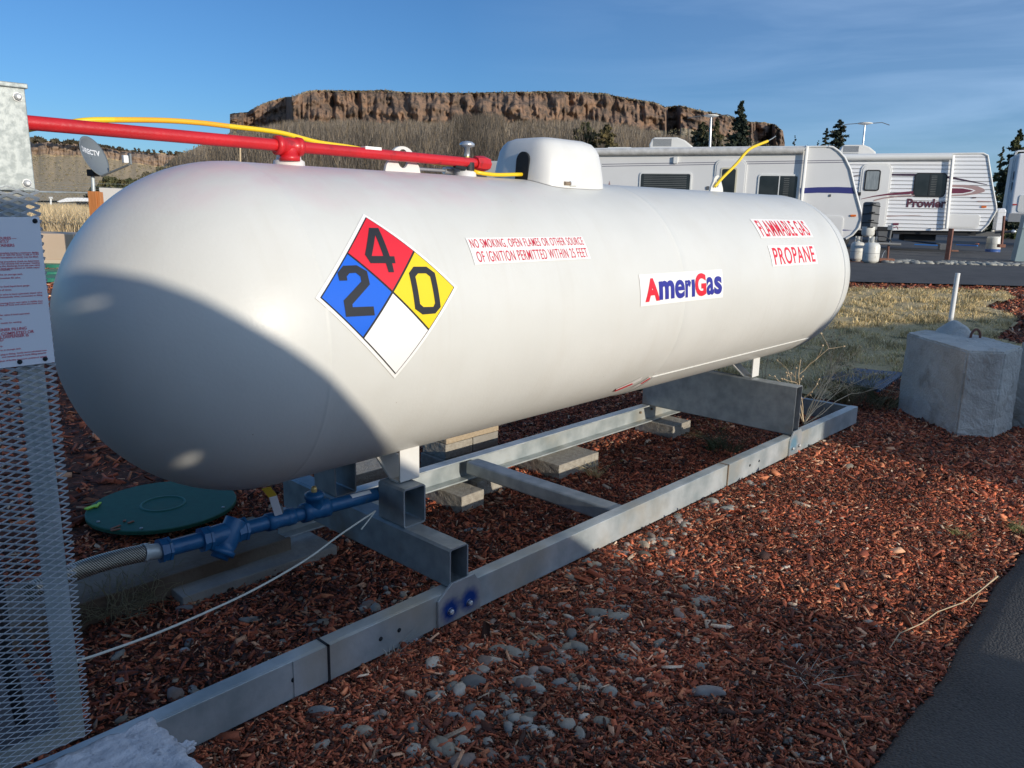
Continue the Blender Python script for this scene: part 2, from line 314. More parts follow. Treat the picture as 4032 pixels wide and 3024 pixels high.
# far asphalt: from the edge beyond the lawn to under the trailers
e0, e1 = gnd(3400, 1117)[:2], gnd(4032, 1133)[:2]; ed = (e1-e0)/np.linalg.norm(e1-e0); en = np.array([-ed[1], ed[0]]); en = en if en@np.array([.733, .68]) > 0 else -en
def far_sheet(name, a, b, m, off, s0=-15, s1=25):
    S, T = np.meshgrid(np.linspace(s0, s1, 60), np.linspace(a, b, 40)); P = e0 + S[..., None]*ed + T[..., None]*en
    Z = gh(P[..., 0], P[..., 1]) + off; V = np.concatenate([P, Z[..., None]], -1).reshape(-1, 3); nx = 60; i = np.arange(39*nx).reshape(-1, nx)[:, :-1].ravel()
    F = np.stack([i, i+1, i+1+nx, i+nx], 1); c = V[F].mean(1)-CP; F = F[(c@_r0)/(c@np.array([_f[0], _f[1], 0])) > -.30]
    return tag(raw(name, V, F, m, smooth=True), kind='structure')
far_sheet('park_road', 0, 4.15, mAsphF, .03); far_sheet('gravel_strip', 4.15, 5.0, mMulchBase, .012); far_sheet('parking_pavement', 5.0, 40, mAsphF, .034)

# ------------------------------------------------------------------ bark chips, gravel, pebbles, grass
def chips(N, x0, x1, y0, y1, L, mask, pal, name, seed, top=.0):
    g = np.random.default_rng(seed); x = g.uniform(x0, x1, N); y = g.uniform(y0, y1, N); k = mask(x, y, g); x = x[k]; y = y[k]; N = len(x)
    l = g.gamma(2.4, L/2.4, N).clip(L*.3, L*3.2); wd = l*g.uniform(.10, .42, N); t = l*g.uniform(.04, .12, N)
    az = g.uniform(0, 2*np.pi, N); ti = g.normal(0, .38, N); ro = g.normal(0, .7, N)
    z = heap(x, y) + g.uniform(-.004, .012, N) + top
    ux = np.stack([np.cos(az)*np.cos(ti), np.sin(az)*np.cos(ti), np.sin(ti)], 1); s = np.stack([-np.sin(az), np.cos(az), 0*az], 1)
    nrm = np.cross(ux, s); uy = s*np.cos(ro)[:, None] + nrm*np.sin(ro)[:, None]; uz = np.cross(ux, uy)
    c = np.stack([x, y, z], 1); V = np.zeros((N, 8, 3)); q = 0
    jit = g.uniform(.45, 1.0, (N, 8))
    for sx, sy in ((-1, -1), (1, -1), (1, 1), (-1, 1)):
        for szi, szz in enumerate((-1, 1)):
            idx = q + 4*szi
            V[:, idx] = c + ux*(sx*l/2*jit[:, q])[:, None] + uy*(sy*wd/2*jit[:, q+4])[:, None] + uz*(szz*t/2)[:, None]
        q += 1
    F = np.array([(4, 5, 6, 7), (0, 1, 5, 4), (1, 2, 6, 5), (2, 3, 7, 6), (3, 0, 4, 7)]); FF = (F[None] + (np.arange(N)*8)[:, None, None]).reshape(-1, 4)
    pal = np.array(pal); ci = g.choice(len(pal), N, p=pal[:, 3]/pal[:, 3].sum()); ptc = np.array([noise.noise(Vector((a*2.2, b*2.2, 3))) for a, b in zip(x, y)]); c = pal[ci, :3]*g.uniform(.45, 1.2, (N, 1))*(1+.55*ptc)[:, None]; cols = np.repeat(c, 8, 0)
    return tag(raw(name, V.reshape(-1, 3), FF, mChip, cols), kind='stuff')
mChip = mat('bark_chip', (1.25, 1.22, 1.2), .8, 0, (.85, .78, .74), 160, vcol=True)
PAL = [(.58, .155, .068, 4), (.36, .090, .042, 4), (.15, .048, .028, 3.5), (.66, .24, .11, 2), (.70, .40, .24, 1.1), (.72, .56, .40, .4), (.07, .03, .02, 2.5)]
notpad = lambda x, y: ~((x < -.1) & (y < -.55))
notlid = lambda x, y: ((x-.42)**2/.30**2 + (y-1.3)**2/.33**2) > 1
nm = lambda x, y, g: (y > road_y(x)-.01+.03*g.random(len(x))) & ~inpoly(x, y, LAWN)
chips(190000, -.7, 3.2, -1.86, -.5, .0165, nm, PAL, 'bark_mulch_foreground', 1)
chips(80000, 3.2, 6.2, -1.9, 0., .024, nm, PAL, 'bark_mulch_right', 2)
chips(110000, -.6, 5.0, -.5, 1.3, .022, nm, PAL, 'bark_mulch_under_tank', 3)
chips(5200, -.7, 6.0, -1.86, -.56, .036, nm, PAL, 'large_bark_pieces', 7, .004)
chips(26000, -1.5, 6., 1.3, 6., .045, nm, PAL, 'bark_mulch_behind_tank', 4)
chips(9000, -.2, 4.5, 6., 13., .06, nm, PAL, 'bark_mulch_far_left', 6)
chips(42000, 6., 15.5, -2., 3.5, .05, lambda x, y, g: nm(x, y, g) & (((x-e0[0])*en[0]+(y-e0[1])*en[1]) < .03), PAL, 'bark_mulch_beyond_blocks', 5)

def pebble_mesh(seed, sub=2):
    bm = bmesh.new(); bmesh.ops.create_icosphere(bm, subdivisions=sub, radius=1); off = Vector((seed*7.1, seed*3.3, 0))
    g = random.Random(seed); ax = (g.uniform(.75, 1.5), g.uniform(.5, .95), g.uniform(.35, .65))
    for v in bm.verts:
        k = 1 + .34*noise.noise(v.co*1.3+off) + .10*noise.noise(v.co*3+off)
        v.co = Vector((v.co.x*ax[0]*k, v.co.y*ax[1]*k, v.co.z*ax[2]*k))
    return bm
PB = [pebble_mesh(s+1, 2) for s in range(8)]
PBV = [np.array([v.co[:] for v in b.verts]) for b in PB]; PBF = [np.array([[v.index for v in f.verts] for f in b.faces]) for b in PB]
mPeb = mat('river_pebble', (1, 1, 1), .75, 0, (.8, .8, .78), 60, .001, 150, vcol=True)
PCOL = np.array([(.20, .21, .20), (.26, .26, .24), (.15, .16, .165), (.30, .27, .22), (.24, .20, .185), (.34, .33, .30), (.18, .175, .15)])
def pebbles(name, P, S, seed, lab=None):
    g = np.random.default_rng(seed); Vs = []; Fs = []; Cs = []; o = 0
    for (x, y), s in zip(P, S):
        k = g.integers(8); a = g.uniform(0, 2*np.pi); ca, sa = math.cos(a), math.sin(a); V = PBV[k]*s
        ti = g.normal(0, .2); V = V @ np.array([[1, 0, 0], [0, math.cos(ti), math.sin(ti)], [0, -math.sin(ti), math.cos(ti)]])
        V = V @ np.array([[ca, sa, 0], [-sa, ca, 0], [0, 0, 1]]); V = V + [x, y, float(heap(x, y)) + s*.22]
        Vs.append(V); Fs.append(PBF[k]+o); o += len(V); Cs.append(np.tile(PCOL[g.integers(len(PCOL))]*np.array([1.1, 1., .90])*g.uniform(.75, 1.7), (len(V), 1)))
    return tag(raw(name, np.concatenate(Vs), np.concatenate(Fs), mPeb, np.concatenate(Cs), smooth=True), kind='stuff')
g = np.random.default_rng(5); P = []; S = []
def cluster(n, cx, cy, sx, sy, s, lo=.006, hi=.035):
    for _ in range(n):
        x, y = g.normal(cx, sx), g.normal(cy, sy)
        if y < -1.78 or (-.56 < y < -.47) or y > .9: continue
        P.append((x, y)); S.append(float(np.clip(g.gamma(2.5, s/2.8), lo, hi)))
cluster(460, .48, -.98, .27, .17, .0125); cluster(320, .95, -1.05, .45, .2, .0105); cluster(330, 1.75, -.63, .4, .055, .0115); cluster(90, 1.5, -.85, .5, .14, .012); cluster(60, 2.4, -.68, .3, .08, .011); cluster(230, 1.8, -1.0, .7, .25, .0095)
cluster(60, 1.1, -.3, .2, .1, .015); cluster(90, .3, -.15, .35, .2, .014); cluster(60, .85, -.2, .15, .12, .014); cluster(70, 2.8, -1.1, .9, .3, .009); cluster(200, .9, -1.55, .5, .14, .008, .004, .014); cluster(420, .9, -1.72, .55, .07, .006, .003, .011)
pebbles('river_gravel', P, S, 3)
# larger stones one can tell apart
STONES = [((2776, 2414), .046, 'long smooth brown river stone lying on the mulch in the open', 1.9, .8), ((2780, 2790), .066, 'pointed grey stone with a flat top near the bottom right', 1.5, .9), ((2558, 2103), .062, 'broad pale flat stone against the lit front rail', 2.0, .7), ((2668, 2080), .032, 'rounded grey stone beside the pale flat stone at the rail', 1.2, 1.),
          ((2065, 2440), .026, 'dark rounded stone in the shade beyond the bolted plate', 1.1, 1.), ((2735, 2362), .024, 'small dark round stone just above the long brown stone', 1., 1.), ((2455, 2445), .030, 'smooth bluish oval stone left of the long brown stone', 1.7, .8), ((2882, 2450), .024, 'white angular stone right of the long brown stone', 1., 1.),
          ((2860, 2525), .028, 'domed grey stone lying below the long brown stone', 1.4, 1.), ((3132, 2593), .040, 'flat grey green slab of stone on the right mulch', 1.5, .8), ((3035, 2138), .030, 'cream pointed stone in the sunlit mulch', 1.2, 1.), ((2990, 2196), .022, 'pale round stone left of the cream stones', 1., 1.), ((2650, 2135), .02, 'flat tan stone below the grey stone at the rail', 1.5, .7),
          ((1185, 2700), .028, 'dark blue grey stone beside the channel strap', 1.2, 1.), ((1135, 2680), .020, 'pale stone touching the underside of the channel', 1., 1.), ((1245, 2745), .032, 'large oval blue stone under the shaded rail', 1.2, 1.), ((1265, 2870), .042, 'big smooth dark stone near the bottom left corner', 1.2, 1.), ((1480, 2880), .030, 'cool grey stone with a cracked top at the bottom', 1.2, 1.),
          ((2040, 2710), .026, 'greenish oval stone amid the shaded gravel', 1., 1.), ((2085, 2735), .028, 'oblong grey stone in the middle of the shaded gravel', 1.5, 1.), ((1690, 2730), .030, 'flat topped grey stone in the shaded gravel', 1.6, .8), ((1880, 2890), .034, 'bluish boulder like stone at the bottom of the gravel', 1.1, 1.2), ((1790, 2890), .03, 'squarish grey stone at the bottom of the gravel', 1.3, 1.), ((2075, 2935), .034, 'large flat stone at the lower right of the gravel', 1.6, .7),
          ((980, 2415), .040, 'pale oval stone on the shaded mulch under the cord', 1.6, .7), ((725, 2375), .040, 'pinkish rock on the shaded mulch above the cord', 1.3, 1.), ((725, 2530), .030, 'white grey stone on the shaded mulch below the cord', 1.4, .8), ((470, 2655), .030, 'rounded stone near the mesh cabinet foot', 1.3, 1.), ((760, 2690), .024, 'tan stone close behind the shaded rail', 1., 1.), ((1050, 2545), .024, 'upright blue oval stone behind the shaded rail', 1., 1.), ((1865, 2065), .04, 'dark purple stone inside the frame near the pavers', 1.4, .7), ((860, 2950), .040, 'dark stone beside the crumbling concrete pad', 1.3, 1.)]
def noisy(bm, amp, f, seed=0):
    for v in bm.verts: v.co += v.normal*amp*noise.noise(v.co*f + Vector((seed, 0, 0)))
for i, (px, s, lab, ex, ez) in enumerate(STONES):
    p = gnd(*px); b = pebble_mesh(40+i, 3); s *= .56
    az = math.atan2(_r0[1], _r0[0]) + rnd.uniform(-.3, .3)
    for v in b.verts:
        c = v.co; v.co = Vector((c.x*s*ex, c.y*s, c.z*s*ez*1.15)); v.co.rotate(Matrix.Rotation(az, 3, 'Z'))
    o = bm_obj(b, 'river_stone', mat('stone_%d' % i, tuple(PCOL[i % 7]*rnd.uniform(1.0, 1.5)), .8, 0, tuple(PCOL[(i+3) % 7]), 25, .0015, 120), smooth=True)
    o.location = (p[0], p[1], float(heap(p[0], p[1])) + s*.22*ez); tag(o, lab, 'stone', 'large river stones on the mulch')

def blades(name, x, y, h, wd, cols, m, lean=.35, seed=0, zf=None):
    g = np.random.default_rng(seed); N = len(x); z = (zf or gh)(x, y); a = g.uniform(0, 2*np.pi, N); b = g.uniform(0, 2*np.pi, N); le = h*g.uniform(0, lean, N)
    w2 = np.stack([np.cos(a), np.sin(a), 0*a], 1)*(wd/2)[:, None]; base = np.stack([x, y, z-.005], 1); dl = np.stack([np.cos(b), np.sin(b), 0*b], 1)*le[:, None]
    mid = base + dl*.35 + np.stack([0*h, 0*h, h*.6], 1); top = base + dl + np.stack([0*h, 0*h, h], 1)
    V = np.stack([base-w2, base+w2, mid-w2*.7, mid+w2*.7, top-w2*.15, top+w2*.15], 1).reshape(-1, 3); k = (np.arange(N)*6)[:, None]
    F = np.concatenate([k+np.array([0, 1, 3, 2]), k+np.array([2, 3, 5, 4])]); return raw(name, V, F, m, np.repeat(cols, 6, 0))
mBlade = mat('grass_blade', (1, 1, 1), .8, vcol=True)
def gcols(N, pal, seed):
    g = np.random.default_rng(seed); pal = np.array(pal); return pal[g.choice(len(pal), N, p=pal[:, 3]/pal[:, 3].sum()), :3]*g.uniform(.7, 1.3, (N, 1))
DRY = [(.78, .60, .30, 5), (.64, .48, .22, 3), (.85, .70, .42, 2), (.28, .28, .11, 1.)]
g = np.random.default_rng(21); x = g.uniform(2., 14.5, 300000); y = g.uniform(-1.6, 6., 300000)
tn = np.array([noise.noise(Vector((a*2.3, b*2.3, 0)))+.6*noise.noise(Vector((a*7, b*7, 0))) for a, b in zip(x[:], y[:])]); k = inpoly(x, y, LAWN) & (tn > g.uniform(-.55, .25, len(x))); x, y, tn = x[k], y[k], tn[k]
tag(blades('dry_lawn_grass', x, y, g.uniform(.012, .050, len(x))*(1+.8*(tn > .12)), g.uniform(.004, .013, len(x)), gcols(len(x), DRY, 3)*np.where(tn > .28, .62, 1.)[:, None], mBlade, 1.1, 4), kind='stuff')
# tall dry field beyond the tan wall
N = 60000; dd = 20 + 60*g.random(N)**1.6; th = g.uniform(-.80, -.40, N); fx = CP[0] + dd*np.sin(YAW+th)/np.cos(th); fy = CP[1] + dd*np.cos(YAW+th)/np.cos(th)
tag(blades('tall_dry_field_grass', fx, fy, g.uniform(.25, .85, N), g.uniform(.012, .04, N), gcols(N, [(.60, .45, .25, 5), (.48, .36, .2, 3), (.68, .52, .30, 2), (.32, .27, .15, 1)], 6), mBlade, .5, 8), kind='stuff')

def tuft(name, label, px, n, h, r, pal, seed, cat='grass', lean=.9, grp=None, wdt=.0035, at=None):
    p = at if at is not None else gnd(*px); g = np.random.default_rng(seed); a = g.uniform(0, 6.28, n); q = r*np.sqrt(g.random(n))*.5; x = p[0]+q*np.cos(a); y = p[1]+q*np.sin(a)
    return tag(blades(name, x, y, g.uniform(h*.4, h, n), np.full(n, wdt), gcols(n, pal, seed), mBlade, lean*2, seed, zf=heap), label, cat, grp)
GRN = [(.10, .12, .04, 3), (.18, .18, .07, 2), (.25, .22, .1, 1)]
tuft('grass_tuft', 'dark matted grass tuft between the frame end and the concrete block', (3400, 1590), 900, .22, .5, [(.14, .12, .05, 3), (.24, .19, .09, 3), (.09, .10, .04, 2)], 51, lean=1.2)
tuft('grass_tuft', 'green spreading grass clump inside the frame by the tall cross beam', (2840, 1760), 260, .16, .2, [(.08, .10, .04, 3), (.13, .13, .06, 1)], 52, lean=1.3)
tuft('grass_tuft', 'small straw coloured grass tuft beside the middle paver', (2340, 1860), 90, .10, .06, DRY, 53)
tuft('grass_tuft', 'small green and yellow sprout in the sunlit mulch at right', (3768, 2135), 60, .06, .07, [(.30, .30, .10, 3), (.45, .38, .18, 2)], 54, lean=1.2)
tuft('grass_tuft', 'grass clump with a pale seed stalk at the right picture edge', (4020, 2110), 160, .07, .12, [(.20, .22, .08, 3), (.40, .33, .16, 2)], 55, lean=1.)
tuft('grass_tuft', 'bleached dead sprig on the shaded mulch at lower right', (3172, 2700), 50, .05, .09, [(.50, .46, .38, 1)], 56, lean=1.6)
tuft('grass_tuft', 'small bleached sprig standing beside the shaded rail', (1545, 2640), 22, .07, .05, [(.40, .38, .32, 1)], 57, lean=1.)
# tangled weed by the cabinet
mb = MB(); c0 = gnd(470, 2390)
for k in range(230):
    p = Vector((c0[0]+rnd.gauss(0, .09), c0[1]+rnd.gauss(0, .07), .0)); d = Vector((rnd.gauss(0, .6), rnd.gauss(0, .6), rnd.uniform(.3, 1))).normalized(); pts = [p]
    for s in range(5): d = (d+Vector((rnd.gauss(0, .5), rnd.gauss(0, .5), rnd.gauss(0, .35)))).normalized(); pts.append(pts[-1]+d*.028)
    mb.tube(pts, .0011, mat_weed if k else (mat_weed := mat('olive_weed', (.21, .18, .10), .9, 0, (.30, .26, .15), 30)), 3, False)
tag(mb.build('dry_weed', fixn=False), 'tangled olive brown weed beside the foot of the mesh cabinet', 'weed')
# dead branching weed at the frame's far end
mb = MB()
def branch(p, d, L, r, depth):
    pts = [p]; n = 5
    for s in range(n):
        d = (d+Vector((rnd.gauss(0, .10), rnd.gauss(0, .10), rnd.gauss(0, .08)))).normalized(); pts.append(pts[-1]+d*L/n)
    mb.tube(pts, r, mStem, 5, False, [r*(1-.5*k/n) for k in range(n+1)])
    if depth:
        for k in range(rnd.randint(3, 4)):
            q = pts[rnd.randint(2, n)]; dd = (d+Vector((rnd.gauss(0, .6), rnd.gauss(0, .6), rnd.gauss(.15, .4)))).normalized(); branch(q, dd, L*rnd.uniform(.3, .5), r*.55, depth-1)
    else:
        q = pts[-1]; mb.lathe([(-.006, .001), (-.003, .005), (.003, .005), (.007, .001)], q, d, mStem, 6)
b0 = on(3165, 1672, 1, -.42)
for tx, tz in ((3405, 1490, ), (3300, 1420), (3250, 1400), (3180, 1470), (3100, 1450), (3225, 1395), (3280, 1432), (3210, 1500), (3075, 1462), (3330, 1540)):
    q = on(tx, tz, 1, -.40+rnd.uniform(-.12, .25)); v = V3(q)-V3(b0); branch(V3(b0), v.normalized(), v.length, .0042, 2)
tag(mb.build('dead_weed', fixn=False), 'dead branching weed with seed heads behind the open end of the tall cross beam', 'weed')
mb = MB(); b0 = V3(on(3010, 1520, 1, .05)); branch(b0, Vector((0, 0, 1)), .22, .003, 2); branch(b0, Vector((-.5, 0, 1)), .2, .0025, 1)
tag(mb.build('dead_weed', fixn=False), 'small dead weed behind the far white tank leg', 'weed')
# twig on the ground at right
pts = [gnd(*q)+[0, 0, z] for q, z in (((3505, 2590), .02), ((3498, 2585), .03), ((3535, 2545), .05), ((3620, 2515), .06), ((3680, 2478), .07), ((3780, 2440), .07), ((3850, 2390), .07), ((3915, 2342), .08))]
mb = MB(); mb.tube(pts, .0025, mStem, 6, radii=[.001, .0015, .002, .002, .002, .002, .002, .004])
for a, b in (((3585, 2528), (3530, 2440)), ((3850, 2390), (3800, 2350)), ((3850, 2385), (3815, 2440))): mb.tube([gnd(*a)+[0, 0, .06], gnd((a[0]+b[0])/2+5, (a[1]+b[1])/2)+[0, 0, .06], gnd(*b)+[0, 0, .05]], .001, mStem, 4, False)
tag(mb.build('dry_twig', fixn=False), 'long thin dry twig lying across the mulch towards the asphalt', 'twig')
for i, (a, b, lab) in enumerate((((3285, 2895), (3345, 3020), 'pale straight straw at the bottom right edge of the mulch'), ((3245, 2865), (3345, 2955), 'pale straw crossing another straw at the lower right'), ((1392, 2900), (1430, 3020), 'thin white stem at the bottom of the gravel'))):
    mb = MB(); A = gnd(*a)+[0, 0, .03]; B = gnd(*b)+[0, 0, .012]; mb.tube([A, (A+B)/2+[0, 0, .008], B], .0018, mStem, 5); tag(mb.build('straw', fixn=False), lab, 'straw')

# ------------------------------------------------------------------ the propane tank
XA, XB = .1808, 3.9773; AX = Vector((0, 0, ZC))
tank = thing('propane_tank', 'long white horizontal propane tank with rounded ends and warning stickers', 'tank', (2.08, 0, .16))
def capsule():
    seg = 160; prof = []; n = 44
    for i in range(n+1):
        a = math.pi/2*i/n; prof.append((XA-RT*math.cos(a), RT*math.sin(a)))
    xs_ = list(np.linspace(XA, XB, 40))[1:-1]; seams = [XA+.012, 2.08, XB-.005]
    for s_ in seams: xs_ += [s_-.008, s_-.004, s_, s_+.004, s_+.008]
    for x in sorted(xs_):
        r = RT
        for s_ in seams:
            if abs(x-s_) < .002: r = RT+.0016
            elif abs(x-s_) < .006: r = RT+.0010
        prof.append((x, r))
    for i in range(n+1):
        a = math.pi/2*i/n; prof.append((XB+RT*math.sin(a), RT*math.cos(a)))
    return prof, seg
prof, seg = capsule(); mb = MB(); mb.lathe(prof, (0, 0, 0), (1, 0, 0), mTank, seg)
shell = mb.build('shell', tank); shell.location = (0, 0, ZC); shell.matrix_parent_inverse = Matrix.Translation(parent_loc(tank)).inverted()
def cylp(x, th, r): return Vector((x, -r*math.cos(R(th)), ZC + r*math.sin(R(th))))
def curved_patch(poly, r, m, name, par, n=18, x_sp=None):
    bm = bmesh.new(); f = bm.faces.new([bm.verts.new((p[0], p[1], 0)) for p in poly]); y0, y1 = min(p[1] for p in poly), max(p[1] for p in poly); slice_y(bm, y0, y1, n)
    for v in bm.verts: v.co = cylp(v.co.x, v.co.y, r)
    o = bm_obj(bm, name, m, par); return fixout(o)
def fixout(o):
    me = o.data; P = [p for p in me.polygons]
    if P:
        flip = sum(1 for p in P if p.normal.dot(Vector((0, p.center.y, p.center.z-ZC))) < 0) > len(P)/2
        if flip: me.flip_normals()
    return o
def curved_text(s, x0, x1, t0, t1, r, m, name, par, bold=0., shear=None):
    bm, (a, b, c, d) = text_mesh(s, 1., bold, 1., 1.14 if len(s) > 6 else 1.)
    for v in bm.verts: v.co.x = x0 + (v.co.x-a)/(b-a)*(x1-x0); v.co.y = t0 + (v.co.y-c)/(d-c)*(t1-t0)
    slice_y(bm, t0, t1, 8)
    for v in bm.verts: v.co = cylp(v.co.x, v.co.y, r)
    return fixout(bm_obj(bm, name, m, par))
S_ = mSheet; r1, r2, r3_, r4 = RT+.0022, RT+.0034, RT+.0046, RT+.0058
# hazard diamond
cx, ct, hx, ht = .424, 16.0, .266, 29.2
dia = curved_patch([(cx, ct+ht), (cx+hx, ct), (cx, ct-ht), (cx-hx, ct)], r1, S_['sticker_white'], 'hazard_diamond', tank, 26)
ih, it = .2515, 27.6
def dq(ax, ay): return (cx+ax*ih, ct+ay*it)
curved_patch([dq(0, 1), dq(1, 0), dq(0, -1), dq(-1, 0)], r2, S_['sticker_black'], 'black_border', dia, 26)
k = .965; o_ = .02
def quad(c0, c1, c2, c3, m, nm): curved_patch([c0, c1, c2, c3], r3_, m, nm, dia, 16)
def sub(qx, qy):
    e = .482; return [dq(qx, qy+e), dq(qx+e, qy), dq(qx, qy-e), dq(qx-e, qy)]
quad(*sub(0, .5), S_['sticker_red'], 'red_quarter'); quad(*sub(-.5, 0), S_['sticker_blue'], 'blue_quarter'); quad(*sub(.5, 0), S_['sticker_yellow'], 'yellow_quarter'); quad(*sub(0, -.5), S_['sticker_white'], 'white_quarter')
def cylpx(zx, zy, ox=1200, oy=800, s=2.37):        # sticker outline point measured in the photo -> (x, angle)
    u, v = ox+zx/s, oy+zy/s; d = ray(u, v); c = CP.copy(); c[2] -= ZC; A = d[1]**2+d[2]**2; B = c[1]*d[1]+c[2]*d[2]; K = c[1]**2+c[2]**2-RT**2
    t = (-B-math.sqrt(max(B*B-A*K, 0)))/A; X = c+d*t; return (X[0], math.degrees(math.atan2(X[2], -X[1])))
D2 = [[(350, 590), (475, 586), (570, 640), (598, 762), (435, 945), (437, 972), (632, 965), (643, 1048), (375, 1062), (352, 912), (518, 735), (510, 690), (468, 656), (407, 660), (382, 690), (388, 727), (314, 729), (296, 655)]]
D0o = [(1005, 598), (1125, 598), (1203, 655), (1258, 970), (1208, 1030), (1090, 1040), (1020, 988), (962, 658)]; D0i = [(1047, 661), (1122, 660), (1160, 690), (1206, 935), (1190, 968), (1097, 970), (1066, 942), (1022, 690)]
D4 = [[(592, 240), (678, 242), (784, 502), (826, 503), (838, 567), (806, 567), (824, 650), (773, 650), (748, 567), (606, 567), (553, 487)]]; D4h = [(650, 308), (616, 500), (724, 500)]
def numeral(name, outer, inner=None):
    cu = bpy.data.curves.new('n', 'CURVE'); cu.dimensions = '2D'; cu.fill_mode = 'BOTH'
    for L in [outer]+([inner] if inner else []):
        P = [cylpx(*q) for q in L]; sp = cu.splines.new('POLY'); sp.points.add(len(P)-1); sp.use_cyclic_u = True
        for i, q in enumerate(P): sp.points[i].co = (q[0]*100, q[1], 0, 1)
    o = bpy.data.objects.new('n', cu); COL.objects.link(o); dg = bpy.context.evaluated_depsgraph_get(); me = bpy.data.meshes.new_from_object(o.evaluated_get(dg)); bpy.data.objects.remove(o)
    bm = bmesh.new(); bm.from_mesh(me); ys = [v.co.y for v in bm.verts]; slice_y(bm, min(ys), max(ys), 16)
    for v in bm.verts: v.co = cylp(v.co.x/100, v.co.y, r4)
    fixout(bm_obj(bm, name, S_['sticker_black'], dia))
numeral('numeral_two', D2[0]); numeral('numeral_zero', D0o, D0i); numeral('numeral_four', D4[0], D4h)
lab = curved_patch([(.793, 34.6), (1.421, 34.3), (1.424, 23.9), (.792, 23.8)], r1, S_['sticker_white'], 'warning_sticker', tank, 6)
curved_text('NO SMOKING, OPEN FLAMES OR OTHER SOURCE', .803, 1.412, 29.7, 34.0, r2, S_['text_red'], 'lettering', lab, .003)
curved_text('OF IGNITION PERMITTED WITHIN 25 FEET', .812, 1.412, 24.6, 28.9, r2, S_['text_red'], 'lettering', lab, .003)
lab = curved_patch([(1.722, 15.3), (2.426, 14.7), (2.426, -.1), (1.72, .7)], r1, S_['sticker_white'], 'supplier_sticker', tank, 6)
for s, a, b, t0, t1, m, bd in (('A', 1.755, 1.868, 2.4, 13.2, 'sticker_red', .05), ('m', 1.862, 1.985, 2.6, 11.5, 'sticker_navy', .045), ('e', 1.990, 2.072, 2.2, 11.3, 'sticker_navy', .028), ('r', 2.077, 2.128, 2.2, 10.8, 'sticker_navy', .045), ('\u0131', 2.133, 2.160, 2.2, 10.8, 'sticker_navy', .045), ('G', 2.163, 2.262, 2.0, 13.6, 'sticker_red', .045), ('a', 2.266, 2.335, 2.0, 11.3, 'sticker_navy', .03), ('s', 2.338, 2.412, 1.9, 11.3, 'sticker_navy', .035)):
    if s == '\u0131': curved_patch([(a, t1), (b, t1), (b, t0), (a, t0)], r2+.0004, S_[m], 'lettering', lab, 4)
    else: curved_text(s, a, b, t0, t1, r2+(.0004 if s == 'G' else 0), S_[m], 'lettering', lab, bd)
lab = curved_patch([(2.943, 45.2), (3.62, 44.6), (3.612, 31.0), (2.938, 31.3)], r1, S_['sticker_white'], 'flammable_gas_sticker', tank, 6); curved_text('FLAMMABLE GAS', 2.972, 3.59, 32.2, 43.9, r2, S_['sticker_red'], 'lettering', lab, .012)
lab = curved_patch([(2.974, 26.4), (3.565, 25.6), (3.567, 13.1), (2.974, 13.9)], r1, S_['sticker_white'], 'propane_sticker', tank, 6); curved_text('PROPANE', 3.01, 3.54, 14.6, 25.1, r2, S_['sticker_red'], 'lettering', lab, .012)
for poly, rp in (([(1.83, -49), (1.97, -42), (1.99, -45.5), (1.86, -53)], [(1.835, -50.5), (1.93, -46.5), (1.95, -48), (1.85, -52.5)]), ([(2.0, -54.5), (2.05, -44.), (2.085, -45.), (2.05, -52.5)], [(2.035, -50), (2.06, -45.2), (2.075, -46), (2.055, -51)])):
    lab = curved_patch(poly, RT+.004, S_['sticker_white'], 'torn_sticker', tank, 4); curved_patch(rp, RT+.0055, S_['sticker_red'], 'red_print', lab, 3); lab['label'] = 'torn crumpled remnant of a red and white sticker'
# wear plate whose upper edge shows as a line
mb = MB(); vs = []; n = 24
for i in range(n+1):
    th = -45.5 - i*(89)/n; rr = RT+.005
    vs += [cylp(2.09, th, rr), cylp(3.90, th, rr)]
fs = [(2*i, 2*i+1, 2*i+3, 2*i+2) for i in range(n)]; mb.add(vs, fs, mTank, True); mb.add([cylp(2.09, -45.5, RT-.002), cylp(3.9, -45.5, RT-.002), cylp(3.9, -45.5, RT+.005), cylp(2.09, -45.5, RT+.005)], [(0, 1, 2, 3)], mTank)
mb.add([cylp(2.09, -45.5-i*89/n, RT+.005) for i in range(n+1)]+[cylp(2.09, -45.5-i*89/n, RT-.003) for i in range(n+1)], [(i, i+1, n+2+i, n+1+i) for i in range(n)], mTank)
mb.build('wear_plate', tank)
# saddle legs: bent strap, upright outside, short foot, slope inward
ZB = .477
def leg(x0, x1, s):
    t = .007; P = [(-.232, .62), (-.232, ZB+.006), (-.222, ZB), (-.175, ZB), (-.070, .556)]
    mb = MB(); out = [(s*y*-1 if False else y*s*-1*-1, z) for y, z in P]
    for (ya, za), (yb, zb) in zip(P[:-1], P[1:]):
        d = Vector((0, yb-ya, zb-za)).normalized(); nn = Vector((0, -d.z, d.y))*t
        q = [Vector((0, ya, za)), Vector((0, yb, zb)), Vector((0, yb, zb))+nn, Vector((0, ya, za))+nn]
        vs = [Vector((x0, p.y*(1 if s < 0 else -1), p.z)) for p in q] + [Vector((x1, p.y*(1 if s < 0 else -1), p.z)) for p in q]
        mb.add(vs, [(0, 1, 2, 3), (4, 7, 6, 5), (0, 4, 5, 1), (1, 5, 6, 2), (2, 6, 7, 3), (3, 7, 4, 0)], mTankP)
    mb.build('leg', tank)
for a, b in ((.664, .754), (3.425, 3.512)): leg(a, b, -1); leg(a, b, 1)
